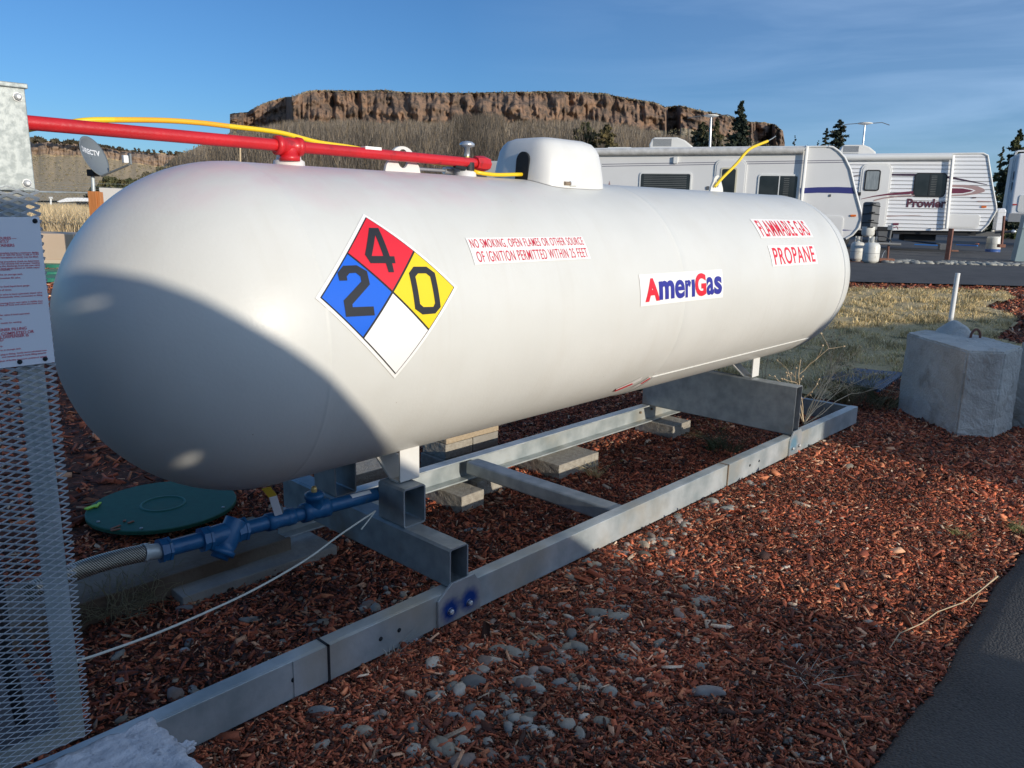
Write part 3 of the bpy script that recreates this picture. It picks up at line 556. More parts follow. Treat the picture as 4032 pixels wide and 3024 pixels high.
# nozzle with red tee, vapour pipe
def top(x, y=0, dz=0): return Vector((x, y, ZC+math.sqrt(RT*RT-y*y)+dz))
mb = MB(); mb.lathe([(-.02, .052), (.012, .050), (.018, .040), (.034, .037), (.036, .041), (.048, .041), (.050, .030), (.06, .028)], top(.40), (0, 0, 1), mTankP, 28); mb.build('nozzle', tank)
mb = MB(); mb.lathe([(-.02, .045), (.012, .043), (.018, .034), (.03, .034)], top(1.19, -.01), (0, 0, 1), mTankP, 24); mb.build('nozzle', tank)
def lug(x, w, h, hole, name='lifting_lug'):
    mb = MB(); n = 20; out = []; 
    P = [(-w*.62, -.01), (-w*.55, h*.25)]
    for i in range(n+1):
        a = math.pi*(1-i/n); P.append((w*.36*math.cos(a), h*.62+h*.38*math.sin(a)))
    P += [(w*.55, h*.25), (w*.62, -.01)]
    H = [(hole*.75*math.cos(2*math.pi*i/24), h*.52+hole*math.sin(2*math.pi*i/24)) for i in range(24)]
    cu = bpy.data.curves.new('l', 'CURVE'); cu.dimensions = '2D'; cu.fill_mode = 'BOTH'; cu.extrude = .006
    for L in (P, H):
        sp = cu.splines.new('POLY'); sp.points.add(len(L)-1); sp.use_cyclic_u = True
        for i, q in enumerate(L): sp.points[i].co = (q[0], q[1], 0, 1)
    o = bpy.data.objects.new('l', cu); COL.objects.link(o); dg = bpy.context.evaluated_depsgraph_get(); me = bpy.data.meshes.new_from_object(o.evaluated_get(dg)); bpy.data.objects.remove(o)
    bm = bmesh.new(); bm.from_mesh(me)
    for v in bm.verts: v.co = Vector((x+v.co.x, v.co.z, ZC+RT+v.co.y))
    bm_obj(bm, name, mTankP, tank)
lug(3.225, .125, .092, .024); lug(.875, .14, .092, .034)
# hinged hood over the valves
hood_c = (1.715, 0.); mb = MB(); rings = []
def sring(cx_, hx_, hy_, z, n=48, e=4.5):
    out = []
    for k in range(n):
        a = 2*math.pi*k/n; ca, sa = math.cos(a), math.sin(a); out.append(Vector((cx_+hx_*math.copysign(abs(ca)**(2/e), ca), hy_*math.copysign(abs(sa)**(2/e), sa), z)))
    return out
zt = ZC+RT
hl = [(0, .222, .190, -.02), (0, .218, .186, .02), (0, .210, .178, .07), (0, .202, .166, .12), (0, .192, .152, .144), (0, .178, .134, .162), (0, .150, .104, .174), (0, .10, .06, .180), (0, .03, .015, .181)]
vs = []; fs = []
for dx, hx_, hy_, dz in hl:
    for p in sring(hood_c[0]+dx, hx_, hy_, zt+dz):
        if dz < 0: p.z = ZC+math.sqrt(max(RT**2-p.y**2, 0))+.002
        vs.append(p)
n = 48
for i in range(len(hl)-1):
    for k in range(n): a = i*n+k; b = i*n+(k+1) % n; fs.append((a, b, b+n, a+n))
fs.append(tuple(range((len(hl)-1)*n, len(hl)*n))); mb.add(vs, fs, mTankP, True); hood = mb.build('hood', tank)
mb = MB(); arch = []                                                      # arched opening on the end facing the pipe
for i in range(17):
    a = math.pi*i/16; arch.append((.036*math.cos(a), .075+.038*math.sin(a)))
arch = [(.036, -.004)]+arch+[(-.036, -.004)]
mb.prism(arch, (hood_c[0]-.2225, -.035, zt), (0, 1, 0), (.075, 0, 1), (1, 0, 0), .010, mDark); mb.build('hose_opening', hood)
mb = MB(); q = on(2222, 722, 1, -.188); mb.tube([q, V3(q)+Vector((.035, 0, 0))], .008, mRust, 8); mb.tube([V3(q)+Vector((.035, 0, 0)), V3(q)+Vector((.075, 0, 0))], .012, mWhiteP, 10); mb.build('latch', hood)
# valve guard / gauge beside the lug on top of the tank
mb = MB(); mb.tube([top(.97, .03, .018), top(1.11, .03, .018)], .006, mAlu, 8); mb.tube([top(1.11, .03, .018), top(1.15, .03, .018)], .013, mAlu, 10); mb.box((1.15, -.02, zt-.006), (1.30, .06, zt+.038), mGalvD); mb.build('valve_rod', tank)

# relief valve stack
rv = thing('relief_vent', 'brass relief valve with a grey mushroom cap on top of the tank', 'valve', top(1.255, .05))
mb = MB(); mb.lathe([(0, .013), (.05, .013), (.05, .016), (.07, .016), (.07, .010), (.085, .010)], top(1.255, .05), (0, 0, 1), mBrass, 16); mb.build('stem', rv)
mb = MB(); mb.lathe([(.085, .012), (.118, .012), (.122, .030), (.132, .031), (.140, .022), (.144, .002)], top(1.255, .05), (0, 0, 1), mAlu, 24); mb.build('cap', rv)

# red vapour pipe
ry = -.03; pipe = thing('red_pipe', 'red painted gas pipe running level above the tank from the cabinet', 'pipe', (.3, ry, 1.65))
pz0 = on(125, 480, 1, ry); pz1 = on(1905, 645, 1, ry); PA = Vector((-1.1, ry, pz0[2]+.003)); PB_ = Vector((float(pz1[0]), ry, pz1[2])); pd = (PB_-PA).normalized()
mb = MB(); mb.tube([PA, PB_], .0185, mRed, 20); mb.build('tube', pipe)
xt = .385; c = PA + pd*((xt-PA.x)/pd.x)
mb = MB(); mb.lathe([(-.050, .0195), (-.050, .030), (-.032, .031), (-.030, .026), (0, .028), (.024, .027), (.026, .031), (.042, .030), (.043, .021)], c, pd, mRed, 20); mb.lathe([(0, .027), (.028, .027), (.030, .033), (.046, .033), (.047, .02)], c, (0, 0, -1), mRed, 20)
mb.build('tee_fitting', pipe)
mb = MB(); c2 = PB_; mb.lathe([(-.03, .020), (-.03, .027), (0, .030), (.02, .030), (.042, .025), (.043, .002)], c2-pd*.02, pd, mRed, 8, False); mb.build('end_cap', pipe)
mb = MB(); cs = V3(on(1470, 585, 1, ry-.012)); mb.box((cs.x-.035, ry-.014, cs.z-.004), (cs.x+.035, ry+.012, cs.z+.006), S_['sticker_white'], bevel if False else None); mb.build('white_tape', pipe)
mb = MB(); c3 = PA + pd*((1.19-PA.x)/pd.x); mb.tube([c3, (1.19, ry, zt+.02)], .022, mBlack, 14); mb.build('mount', pipe)

# yellow hose over the tank
def bez(pts, n=10):
    P = [Vector(p) for p in pts]; out = []
    for i in range(len(P)-1):
        p0 = P[max(i-1, 0)]; p1 = P[i]; p2 = P[i+1]; p3 = P[min(i+2, len(P)-1)]
        for k in range(n):
            t = k/n; out.append(.5*((2*p1)+(p2-p0)*t+(2*p0-5*p1+4*p2-p3)*t*t+(3*p1-p0-3*p2+p3)*t**3))
    out.append(P[-1]); return out
ys_ = [(60, 520, .04), (130, 505, .03), (200, 497, .03), (330, 475, .02), (450, 472, .02), (640, 474, .03), (780, 483, .03), (900, 497, .03), (1100, 522, .03), (1250, 560, .03), (1400, 583, .03), (1550, 617, .02), (1700, 640, .02), (1810, 652, 0), (1852, 668, -.02), (1885, 680, -.05), (1950, 688, -.06), (2030, 687, -.05), (2065, 687, -.03), (2120, 688, -.02)]
yh = thing('yellow_hose', 'yellow gas hose looping over the red pipe into the white hood', 'hose', on(900, 497, 1, .03))
path = bez([on(u, v, 1, y) for u, v, y in ys_], 6); rad = .0078; k1 = 6*4; k2 = 6*7
mb = MB(); mb.tube(path[:k1+1], rad, mYel, 12); mb.tube(path[k2:], rad, mYel, 12); mb.build('hose', yh); mb = MB(); mb.tube(path[k1:k2+1], rad, mYelOr, 12); mb.build('faded_section', yh)
mb = MB(); mb.tube([on(1790, 652, 1, -.03), on(1830, 664, 1, -.03)], .0095, mDark, 10); mb.build('tape_wrap', yh)
# yellow cable stub rising from the lug
yc = thing('yellow_cable', 'yellow cable end with a metal tip rising from the far lifting lug', 'cable', on(2820, 735, 1, 0))
pts = [on(2815, 735, 1, -.02), on(2845, 700, 1, -.03), on(2900, 645, 1, -.05), on(2930, 608, 1, -.06), on(2960, 582, 1, -.07), on(3022, 556, 1, -.09)]
mb = MB(); mb.tube(bez(pts, 6), .0085, mYel, 12); mb.build('cable', yc); mb = MB(); mb.tube([on(3022, 556, 1, -.09), on(3040, 546, 1, -.095), on(3054, 536, 1, -.1)], .003, mGalvD, 8); mb.build('metal_tip', yc)

# ------------------------------------------------------------------ galvanized skid
skid = thing('steel_skid', 'galvanized steel skid frame carrying the white tank', 'frame', (2.08, 0, .06))
YF = .5345; ZTOP = .178; ZBOT = .058; T = .008
def channel(mb, x0, x1, yo, s, m, fl=.047):     # web at yo, flanges towards s
    mb.box((x0, min(yo, yo+s*T), ZBOT), (x1, max(yo, yo+s*T), ZTOP), m)
    for z in (ZBOT, ZTOP-T): mb.box((x0, min(yo+s*T, yo+s*fl), z), (x1, max(yo+s*T, yo+s*fl), z+T), m)
XL, XR = -.95, 4.46
mb = MB(); channel(mb, XL, XR, -YF, 1, mGalv, .055); fr = mb.build('front_rail', skid, .002)
mb = MB(); channel(mb, .60, XR, YF, -1, mGalv, .062); mb.build('back_rail', skid, .002)
mb = MB(); mb.box((XR-.05, -YF+.056, ZBOT+.002), (XR-.003, YF-.064, ZTOP-.002), mGalvD); mb.build('end_rail', skid, .002)
mb = MB(); mb.box((XL+.003, -YF+.056, ZBOT+.002), (XL+.05, YF-.064, ZTOP-.002), mGalvD); mb.build('end_rail', skid, .002)
mb = MB(); mb.box((1.665, -YF+.057, .100), (1.752, YF-.064, ZTOP-.009), mGalvD); mb.build('middle_cross_beam', skid, .008, seg=3)
def tube_beam(name, x0, x1, y0, y1, z0, z1, t, m, bev=.006):
    mb = MB(); o = [(x0, z0), (x1, z0), (x1, z1), (x0, z1)]; i = [(x0+t, z0+t), (x1-t, z0+t), (x1-t, z1-t), (x0+t, z1-t)]; c = bev
    def rc(p, c):
        (a, b), (c1, d) = p[0], p[2]; return [(a+c, b), (c1-c, b), (c1, b+c), (c1, d-c), (c1-c, d), (a+c, d), (a, d-c), (a, b+c)]
    O = rc(o, c*1.4); I = rc(i, c*.7); n = 8
    vs = [(p[0], y, p[1]) for y in (y0, y1) for p in O] + [(p[0], y, p[1]) for y in (y0, y1) for p in I]
    f = []
    for k in range(n):
        q = (k+1) % n; f += [(k, q, n+q, n+k), (2*n+k, 3*n+k, 3*n+q, 2*n+q), (k, 2*n+k, 2*n+q, q), (n+k, n+q, 3*n+q, 3*n+k)]
    mb.add(vs, f, m); return mb.build(name, skid)
tube_beam('near_cross_beam', .634, .722, -.532, .532, ZTOP+.001, .326, .006, mGalvD)
tube_beam('beam_block', .634, .737, -.287, -.141, .327, ZB-.001, .006, mGalvD); tube_beam('beam_block', .634, .737, .141, .287, .327, ZB-.001, .006, mGalvD)
tube_beam('far_cross_beam', 3.392, 3.4755, -.532, .532, ZTOP+.001, ZB-.001, .004, mGalvD, .003)
def plate(xc, w0, w1, ztop):
    y = -YF-.0095; mb = MB(); P = [(-w0, .062), (w0, .062), (w0, ZTOP-.015), (w1, ZTOP+ztop), (-w1*.55, ZTOP+ztop), (-w0, ZTOP-.02)]
    mb.prism(P, (xc, y, 0), (1, 0, 0), (0, 0, 1), (0, 1, 0), .009, mGalv); p = mb.build('bolted_plate', skid, .001)
    for dx in (-.045, .045):
        mb = MB(); mb.lathe([(0, .013), (-.003, .013)], (xc+dx, y-.0005, .105), (0, 1, 0), mBolt, 16); mb.lathe([(-.003, .0095), (-.010, .0095), (-.012, .007), (-.012, 0)], (xc+dx, y-.0005, .105), (0, 1, 0), mBolt, 6, False); mb.build('bolt', p)
    return p
# sprayed blue rings round the bolts, as paint on the plate material
def spray_mat(name, base, centres, col, rad):
    m = mat(name, (.38, .42, .43), .42, .55, (.55, .58, .58), 9, .0008, 60); n = m.node_tree.nodes; l = m.node_tree.links; b = n['Principled BSDF']; src = b.inputs['Base Color'].links[0].from_socket
    tc = n.new('ShaderNodeTexCoord'); nz = n.new('ShaderNodeTexNoise'); nz.inputs['Scale'].default_value = 60; l.new(tc.outputs['Object'], nz.inputs['Vector'])
    for c in centres:
        d = n.new('ShaderNodeVectorMath'); d.operation = 'DISTANCE'; d.inputs[1].default_value = c; l.new(tc.outputs['Object'], d.inputs[0])
        ad = n.new('ShaderNodeMath'); ad.operation = 'MULTIPLY_ADD'; ad.inputs[1].default_value = .02; l.new(nz.outputs[0], ad.inputs[0]); l.new(d.outputs['Value'], ad.inputs[2])
        mr = n.new('ShaderNodeMapRange'); mr.inputs[1].default_value = rad+.024; mr.inputs[2].default_value = rad*.55+.012; l.new(ad.outputs[0], mr.inputs[0])
        mx = n.new('ShaderNodeMixRGB'); l.new(mr.outputs[0], mx.inputs[0]); l.new(src, mx.inputs[1]); mx.inputs[2].default_value = (*col, 1); src = mx.outputs[0]
    l.new(src, b.inputs['Base Color']); return m
p = plate(.672, .100, .070, .028); p.data.materials.clear(); p.data.materials.append(spray_mat('plate_with_blue_spray', None, [(.627, -YF-.01, .110), (.717, -YF-.01, .118)], (.012, .07, .34), .040))
p = plate(3.43, .082, .062, .030); p.data.materials.clear(); p.data.materials.append(spray_mat('plate_with_faded_spray', None, [(3.40, -YF-.01, .13)], (.22, .42, .55), .05))
for xh in (.02, .165, .335, .41, 2.86, 2.97):
    mb = MB(); mb.lathe([(0, .0075), (-.0015, .0075), (-.0016, 0)], (xh, -YF, .118), (0, 1, 0), mDark, 14); mb.build('bolt_hole', fr)
for xh in (.135, 2.60):
    mb = MB(); y = -YF-.0065; mb.box((xh, y, ZBOT), (xh+.007, y+.0065, ZTOP+.003), mBlack if xh < 1 else mRust); mb.box((xh, y, ZTOP), (xh+.007, -YF+.055, ZTOP+.003), mBlack if xh < 1 else mRust); mb.build('strap', fr)
mb = MB(); mb.box((.02, -YF-.0035, ZBOT+.004), (.265, -YF-.0004, ZTOP-.0005), mGalv); mb.build('splice_plate', fr)
for xx in (3.36, 3.50):
    mb = MB(); mb.lathe([(0, .009), (-.012, .009), (-.012, 0)], (xx, YF-.009, .125), (0, 1, 0), mRust, 6, False); mb.build('bolt', skid)

# pavers under and behind the frame
def slab(x0, x1, y0, y1, z0, z1, label, m, rz=0., amp=.0025, bw=.004, name='concrete_paver', cat='paver', grp='concrete pavers under the frame'):
    bm = bmesh.new(); bmesh.ops.create_cube(bm, size=1); 
    for v in bm.verts: v.co = Vector((v.co.x*(x1-x0), v.co.y*(y1-y0), v.co.z*(z1-z0)))
    bmesh.ops.subdivide_edges(bm, edges=bm.edges[:], cuts=9, use_grid_fill=True); bm.normal_update()
    for v in bm.verts: v.co += v.normal*amp*(noise.noise(v.co*28+Vector((x0*9, 0, 0)))+.6*noise.noise(v.co*70))
    o = bm_obj(bm, name, m); o.location = ((x0+x1)/2, (y0+y1)/2, (z0+z1)/2); o.rotation_euler = (0, 0, rz); tag(o, label, cat, grp)
    b = o.modifiers.new('bevel', 'BEVEL'); b.width = bw; b.segments = 2; b.angle_limit = R(50); b.limit_method = 'ANGLE'
    return o
slab(1.49, 1.65, .32, .66, -.09, .0575, 'small square paver under the back rail by the near leg', mPaver, .02)
slab(1.70, 1.92, .42, .70, -.09, .055, 'paver mostly hidden behind the middle cross beam under the back rail', mPaver)
slab(2.23, 2.60, .30, .66, -.09, .0575, 'wide sunlit paver under the middle of the back rail', mPaver, .0)
slab(3.42, 3.66, .30, .60, -.09, .0575, 'cracked paver under the back rail at the far cross beam', mPaver, .03)
slab(.10, .78, .36, .62, -.10, .01, 'long shaded concrete slab under the near cross beam', mConc, -.02)
slab(-1.1, .62, .47, .80, -.09, .065, 'long brown stained concrete footing behind the blue pipe', mat('stained_footing', (.20, .16, .12), .95, 0, (.27, .22, .165), 5, .006, 45, c3=(.13, .09, .06), s3=2.5, r3=(.45, .65)), -.01)
sy = .75
for k, (x0, x1, z0, z1, m, lb) in enumerate(((1.76, 1.985, -.02, .085, mPaver, 'grey block at the lower left of the stack behind the back rail'), (1.99, 2.20, -.02, .085, mPaver, 'pale block at the lower right of the stack behind the back rail'), (1.775, 1.985, .087, .172, mPaver, 'rough grey block in the middle of the stack behind the back rail'), (1.99, 2.195, .087, .172, mConc, 'light grey block in the middle right of the stack behind the back rail'), (1.78, 2.20, .174, .235, mTanPaver, 'tan slab on top of the block stack behind the back rail'), (1.20, 1.60, .02, .12, mPaver, 'paver lying left of the block stack behind the back rail'))):
    slab(x0, x1, sy if k < 5 else .80, sy+.2 if k < 5 else 1.05, z0, z1, lb, m, name='concrete_block', cat='block', grp='blocks stacked behind the back rail')

# ------------------------------------------------------------------ blue liquid line
by = -.12; bp = thing('blue_pipe', 'blue painted pipe assembly with strainer and ball valve under the tank', 'pipe', (.3, by, .42))
def bpx(u, v): return V3(on(u, v, 1, by))
A0 = bpx(1482, 1945); A1 = bpx(645, 2165); bd_ = (A1-A0).normalized(); L = (A1-A0).length
def bat(x): return A0 + bd_*((x-A0.x)/bd_.x)
rp = .0245; xs1 = bpx(880, 2110).x; xs2 = bpx(1290, 2010).x
mb = MB(); mb.tube([bat(.80), bat(bpx(640, 2160).x)], rp, mBlue, 20); mb.build('tube', bp)
def ring_(u0, v0, u1, v1, r, nm, m=mBlue, prof=None, seg=20):
    a, b = bat(bpx(u0, v0).x), bat(bpx(u1, v1).x); l_ = (b-a).length; d = (b-a).normalized(); mb = MB(); mb.lathe([(0, rp*.9), (0, r), (l_*.25, r), (l_*.28, r*.93), (l_*.72, r*.93), (l_*.75, r), (l_, r), (l_, rp*.9)], a, d, m, seg, seg > 10); return mb.build(nm, bp)
tee = ring_(1290, 2010, 1190, 2035, .034, 'tee'); mb = MB(); tc_ = bat(bpx(1240, 2020).x); mb.lathe([(.01, .030), (.045, .030), (.046, .034), (.062, .034), (.064, .028), (.068, .024), (.068, 0)], tc_, (0, 0, 1), mBlue, 20); mb.lathe([(.068, .010), (.080, .010), (.088, .007), (.088, 0)], tc_, (0, 0, 1), mBrass, 12); mb.build('plug', tee)
val = ring_(1155, 2045, 1050, 2070, .030, 'ball_valve'); mb = MB(); vc = bat(bpx(1102, 2055).x); mb.lathe([(.02, .014), (.04, .014), (.045, .011), (.052, .011)], vc, (0, 0, 1), mGrey, 12); mb.build('stem', val)
mb = MB(); e1 = V3(on(1098, 2028, 1, by-.02)); e2 = V3(on(1075, 1955, 1, by-.06)); e3 = V3(on(1050, 1925, 1, by-.08)); d1 = (e2-e1)
for a, b, m, wd in ((e1, e2, mat('bright_zinc', (.70, .71, .74), .45, .1), .014), (e2, e3, mat('yellow_grip', (.5, .33, .03), .5), .015)):
    t_ = (b-a).normalized(); sd_ = Vector((1, 0, 0)); mb.add([a-sd_*wd, a+sd_*wd, b+sd_*wd, b-sd_*wd, a-sd_*wd+Vector((0, .004, .003)), a+sd_*wd+Vector((0, .004, .003)), b+sd_*wd+Vector((0, .004, .003)), b-sd_*wd+Vector((0, .004, .003))], [(0, 1, 2, 3), (4, 7, 6, 5), (0, 4, 5, 1), (1, 5, 6, 2), (2, 6, 7, 3), (3, 7, 4, 0)], m)
mb.build('handle', val)
st = ring_(965, 2085, 925, 2100, .040, 'strainer', seg=8); ring_(825, 2120, 790, 2130, .040, 'union', seg=8)
mb = MB(); a, b = bat(bpx(930, 2095).x), bat(bpx(820, 2120).x); mb.tube([a, (a+b)/2, b], .033, mBlue, 20, True, [.033, .036, .033]); yb_ = (a+b)/2; dd_ = Vector((-.62, -.20, -.80)).normalized()
mb.lathe([(-.03, .036), (.050, .036), (.068, .033), (.070, .041), (.086, .041), (.088, .028), (.100, .028), (.100, 0)], yb_+Vector((.035, 0, 0.01)), dd_, mBlue, 18); mb.build('strainer_body', bp)
un = ring_(665, 2140, 625, 2160, .038, 'union', seg=8)
mb = MB(); a = bat(bpx(1420, 1935).x); sx_ = bpx(1360, 1937).x, bpx(1440, 1905).x
for i in range(1):
    vs = []
    for x in (bpx(1375, 1935).x, bpx(1450, 1915).x):
        c_ = bat(x)
        for th in (40, 60, 80): vs.append(c_+Vector((0, -math.cos(R(th))*(rp+.001), math.sin(R(th))*(rp+.001))))
    mb.add(vs, [(0, 1, 4, 3), (1, 2, 5, 4)], S_['sticker_white'])
mb.build('white_tag', bp)
# braided hose
bh = thing('braided_hose', 'braided stainless hose joining the blue pipe to the cabinet', 'hose', (-.5, by, .43))
h0 = bat(bpx(625, 2160).x); h1 = V3(on(560, 2178, 1, by-.005)); h2 = V3(on(440, 2205, 1, by-.01)); h3 = V3(on(300, 2250, 1, by-.02)); h4 = V3(on(120, 2330, 1, by-.1)); 
mb = MB(); mb.tube([h0, h1], .024, mGalv, 18); mb.tube([h1+(h0-h1)*.25, h1], .028, mGalv, 18); mb.build('ferrule', bh)
def braid():
    m = bpy.data.materials.new('braid'); m.use_nodes = True; n = m.node_tree.nodes; l = m.node_tree.links; b = n['Principled BSDF']; b.inputs['Metallic'].default_value = .8; b.inputs['Roughness'].default_value = .35
    tc = n.new('ShaderNodeTexCoord'); w1 = n.new('ShaderNodeTexWave'); w1.inputs['Scale'].default_value = 60; w1.inputs['Distortion'].default_value = 0; mp = n.new('ShaderNodeMapping'); mp.inputs['Rotation'].default_value = (0, R(35), 0); l.new(tc.outputs['Object'], mp.inputs[0]); l.new(mp.outputs[0], w1.inputs['Vector'])
    r = n.new('ShaderNodeValToRGB'); r.color_ramp.elements[0].color = (.12, .11, .09, 1); r.color_ramp.elements[1].color = (.72, .68, .58, 1); l.new(w1.outputs[0], r.inputs[0]); l.new(r.outputs[0], b.inputs['Base Color'])
    bp_ = n.new('ShaderNodeBump'); bp_.inputs['Distance'].default_value = .002; l.new(w1.outputs[0], bp_.inputs['Height']); l.new(bp_.outputs[0], b.inputs['Normal']); return m
mb = MB(); mb.tube(bez([h1, h2, h3, h4], 8), .0255, braid(), 20); mb.build('hose', bh)
# cord
cp = [on(u, v, 1, y) for (u, v), y in (((1478, 2012), -.2), ((1340, 2105), -.25), ((1200, 2207), -.3), ((1000, 2322), -.36), ((800, 2416), -.42), ((600, 2500), -.48), ((400, 2572), -.54), ((330, 2594), -.56), ((150, 2640), -.62))]
mb = MB(); mb.tube(bez(cp, 6), .0034, mRope, 8); mb.tube(bez([cp[0], on(1450, 2050, 1, -.22), on(1422, 2085, 1, -.24)], 4), .0028, mRope, 6); tag(mb.build('cord', fixn=False), 'pale thin cord stretched from the near beam block to the cabinet', 'cord')

# green round lid
lc = gnd(640, 1990); lid = thing('round_lid', 'large dark green round lid lying flat on the mulch under the tank', 'lid', (lc[0], lc[1], .02))
a_, b_ = .305, .305; cc = Vector((.425, 1.29, 0)); LR = .335
mb = MB(); mb.lathe([(.02, LR), (.035, LR), (.038, LR-.005), (.038, 0)], cc, (0, 0, 1), mGreen, 64, False); mb.build('disc', lid)
mb = MB(); mb.lathe([(.0385, .104), (.0420, .102), (.0420, .094), (.0385, .092)], cc, (0, 0, 1), mGreenL, 48); mb.build('raised_ring', lid)
for q in ((740, 1920), (905, 2000), (542, 2098), (370, 2060)):
    p_ = on(q[0], q[1], 2, .038); v_ = Vector((p_[0]-cc.x, p_[1]-cc.y, 0)); v_ = v_.normalized()*(LR-.03); mb = MB(); mb.lathe([(.038, .008), (.042, .008), (.043, .003), (.043, 0)], cc+v_, (0, 0, 1), mGalvD, 10); mb.build('screw', lid)
p_ = on(360, 1995, 2, .045); mb = MB(); mb.box((p_[0]-.03, p_[1]-.012, .040), (p_[0]+.03, p_[1]+.012, .046), mLime, Matrix.Rotation(.3, 3, 'Z')); mb.box((p_[0]+.0, p_[1]-.004, .043), (p_[0]+.06, p_[1]+.01, .048), mLime, Matrix.Rotation(.9, 3, 'Z')); mb.build('lime_tag', lid)
for i, (u, v, l_, a) in enumerate(((455, 2075, .05, .3), (490, 2050, .02, 1.), (515, 2055, .03, .2), (455, 2085, .04, -.2))):
    p_ = on(u, v, 2, .042); mb = MB(); mb.box((p_[0]-l_/2, p_[1]-.006, .039), (p_[0]+l_/2, p_[1]+.006, .044), mBrick, Matrix.Rotation(a, 3, 'Z')); tag(mb.build('bark_chip', bevel=.002), ['long bark chip lying on the dark green lid', 'tiny bark crumb on the dark green lid', 'thin bark sliver beside the crumb on the green lid', 'second bark chip beside the long one on the green lid'][i], 'bark chip', 'bark chips on the green lid')
for i, (q, r_, lb) in enumerate((((232, 1052), .35, 'green round lid on the mulch in front of the tan wall'), ((215, 1080), .38, 'green round lid half hidden between tank and cabinet, nearer one'), ((220, 1105), .38, 'dark green rim of a lid in the shade left of the tank'))):
    p_ = gnd(*q); mb = MB(); mb.lathe([(0, r_), (.05, r_), (.06, r_-.02), (.06, 0)], (p_[0]+.1, p_[1]+.1, p_[2]), (0, 0, 1), mat('lid_green_%d' % i, (.03, .20, .13), .5), 40, False); tag(mb.build('round_lid'), lb, 'lid', 'round green lids beyond the tank')

# ------------------------------------------------------------------ dispenser cabinet with expanded metal front
cab = thing('dispenser_cabinet', 'galvanized mesh cabinet with a red lettered sign at the left edge', 'cabinet', (-.95, -.6, .43))
YC = -.85; CX1 = -.605; CX0 = -1.32; CZ0, CZ1 = .436, 1.641; TILT = .0135
def cx_at(z): return CX1 + .006 - .010*(CZ1-z)/(CZ1-CZ0)
mb = MB(); zt0 = 1.476; mb.box((CX0, YC-.004, zt0), (CX1, YC, CZ1), mSpangle); mb.box((CX0, YC, CZ1-.004), (CX1, YC+.45, CZ1), mSpangle); mb.box((CX1-.004, YC, zt0), (CX1, YC+.45, CZ1-.004), mSpangle); mb.box((CX0-.003, YC-.008, CZ1-.002), (CX1+.004, YC+.46, CZ1+.006), mSpangle); mb.build('top_panel', cab, .0015)
for u, v in ((68, 382), (105, 722)):
    q = on(u, v, 1, YC-.004); mb = MB(); mb.lathe([(0, .0075), (.002, .0075), (.002, .0062), (.007, .0055), (.009, .003), (.009, 0)], V3(q), (0, -1, 0), mBolt, 8, False); mb.build('bolt', cab)
    mb = MB(); mb.lathe([(0, .0075), (.007, .0065), (.009, 0)], (CX1, YC+.03, q[2]), (1, 0, 0), mBolt, 8, False); mb.build('bolt', cab)
mb = MB()                                       # expanded metal: crossing strands
px_, pz_ = .0315, .0124; zc_ = CZ0+.004; row = 0
while zc_ < zt0:
    cols_ = int((cx_at(zc_)-CX0)/px_)+1
    for c_ in range(cols_*2):
        x0 = cx_at(zc_) - c_*px_/2; x1_ = x0-px_/2
        if x1_ < CX0: break
        up = (c_+row) % 2
        za, zb = (zc_, zc_+pz_/2) if up else (zc_+pz_/2, zc_)
        t1, t2 = .0025, .0056                      # strand tilted out of plane
        vs = [(x0, YC, za-t1), (x1_, YC, zb-t1), (x1_, YC-t2, zb+t1), (x0, YC-t2, za+t1), (x0, YC+.0012, za-t1), (x1_, YC+.0012, zb-t1), (x1_, YC-t2+.0012, zb+t1), (x0, YC-t2+.0012, za+t1)]
        mb.add(vs, [(0, 1, 2, 3), (4, 7, 6, 5), (0, 4, 5, 1), (3, 2, 6, 7)], mMesh)
    zc_ += pz_/2; row += 1
mb.build('mesh_front', cab, fixn=False)
mb = MB(); mb.box((CX1-.055, YC+.006, CZ0), (CX1-.014, YC+.009, zt0), mGalv); mb.box((CX1-.017, YC+.009, CZ0), (CX1-.014, YC+.05, zt0), mGalv); mb.box((CX0, YC+.006, CZ0), (CX1-.055, YC+.009, CZ0+.04), mGalv); mb.box((CX0, YC+.006, zt0-.02), (CX1-.055, YC+.009, zt0-.002), mGalv); mb.build('angle_frame', cab)
mb = MB(); mb.box((CX0, YC+.45, CZ0), (CX1-.02, YC+.455, zt0), mBlack); mb.box((CX0, YC+.01, CZ0-.004), (CX1-.02, YC+.44, CZ0), mGrey); mb.build('back_panel', cab)
mb = MB(); mb.tube([(-.80, YC+.2, CZ0), (-.80, YC+.2, 1.30), (-.72, YC+.2, 1.44), (-.60, YC+.25, 1.652)], .02, mRed, 12); mb.lathe([(0, .06), (.14, .06), (.15, .04)], (-.80, YC+.2, .95), (0, 0, 1), mRed, 20); mb.box((-.80, YC+.03, 1.36), (-.66, YC+.10, 1.492), mRed); mb.build('pump', cab)
for k, dx in enumerate((0, .08)):
    mb = MB(); mb.tube([(-.70-dx, YC+.1, CZ0+.02), (-.72-dx, YC+.1, .7), (-.78-dx, YC+.12, .95), (-.76-dx, YC+.1, 1.3)], .012, mBlack, 10); mb.build('hose', cab)
mb = MB(); A = on(60, 2480, 1, YC+.03); B = on(240, 2700, 1, YC+.03); mb.tube([A, B], .007, mGrey, 8); mb.tube([B, on(290, 2830, 1, YC+.03)], .006, mGrey, 8); mb.build('grey_handle', cab)
mb = MB(); za, zb = on(206, 1426, 1, YC-.008)[2], on(160, 855, 1, YC-.008)[2]; mb.box((CX0+.02, YC-.0105, za), (CX1-.001, YC-.0085, zb), S_['sign_white']); sign = mb.build('instruction_sign', cab)
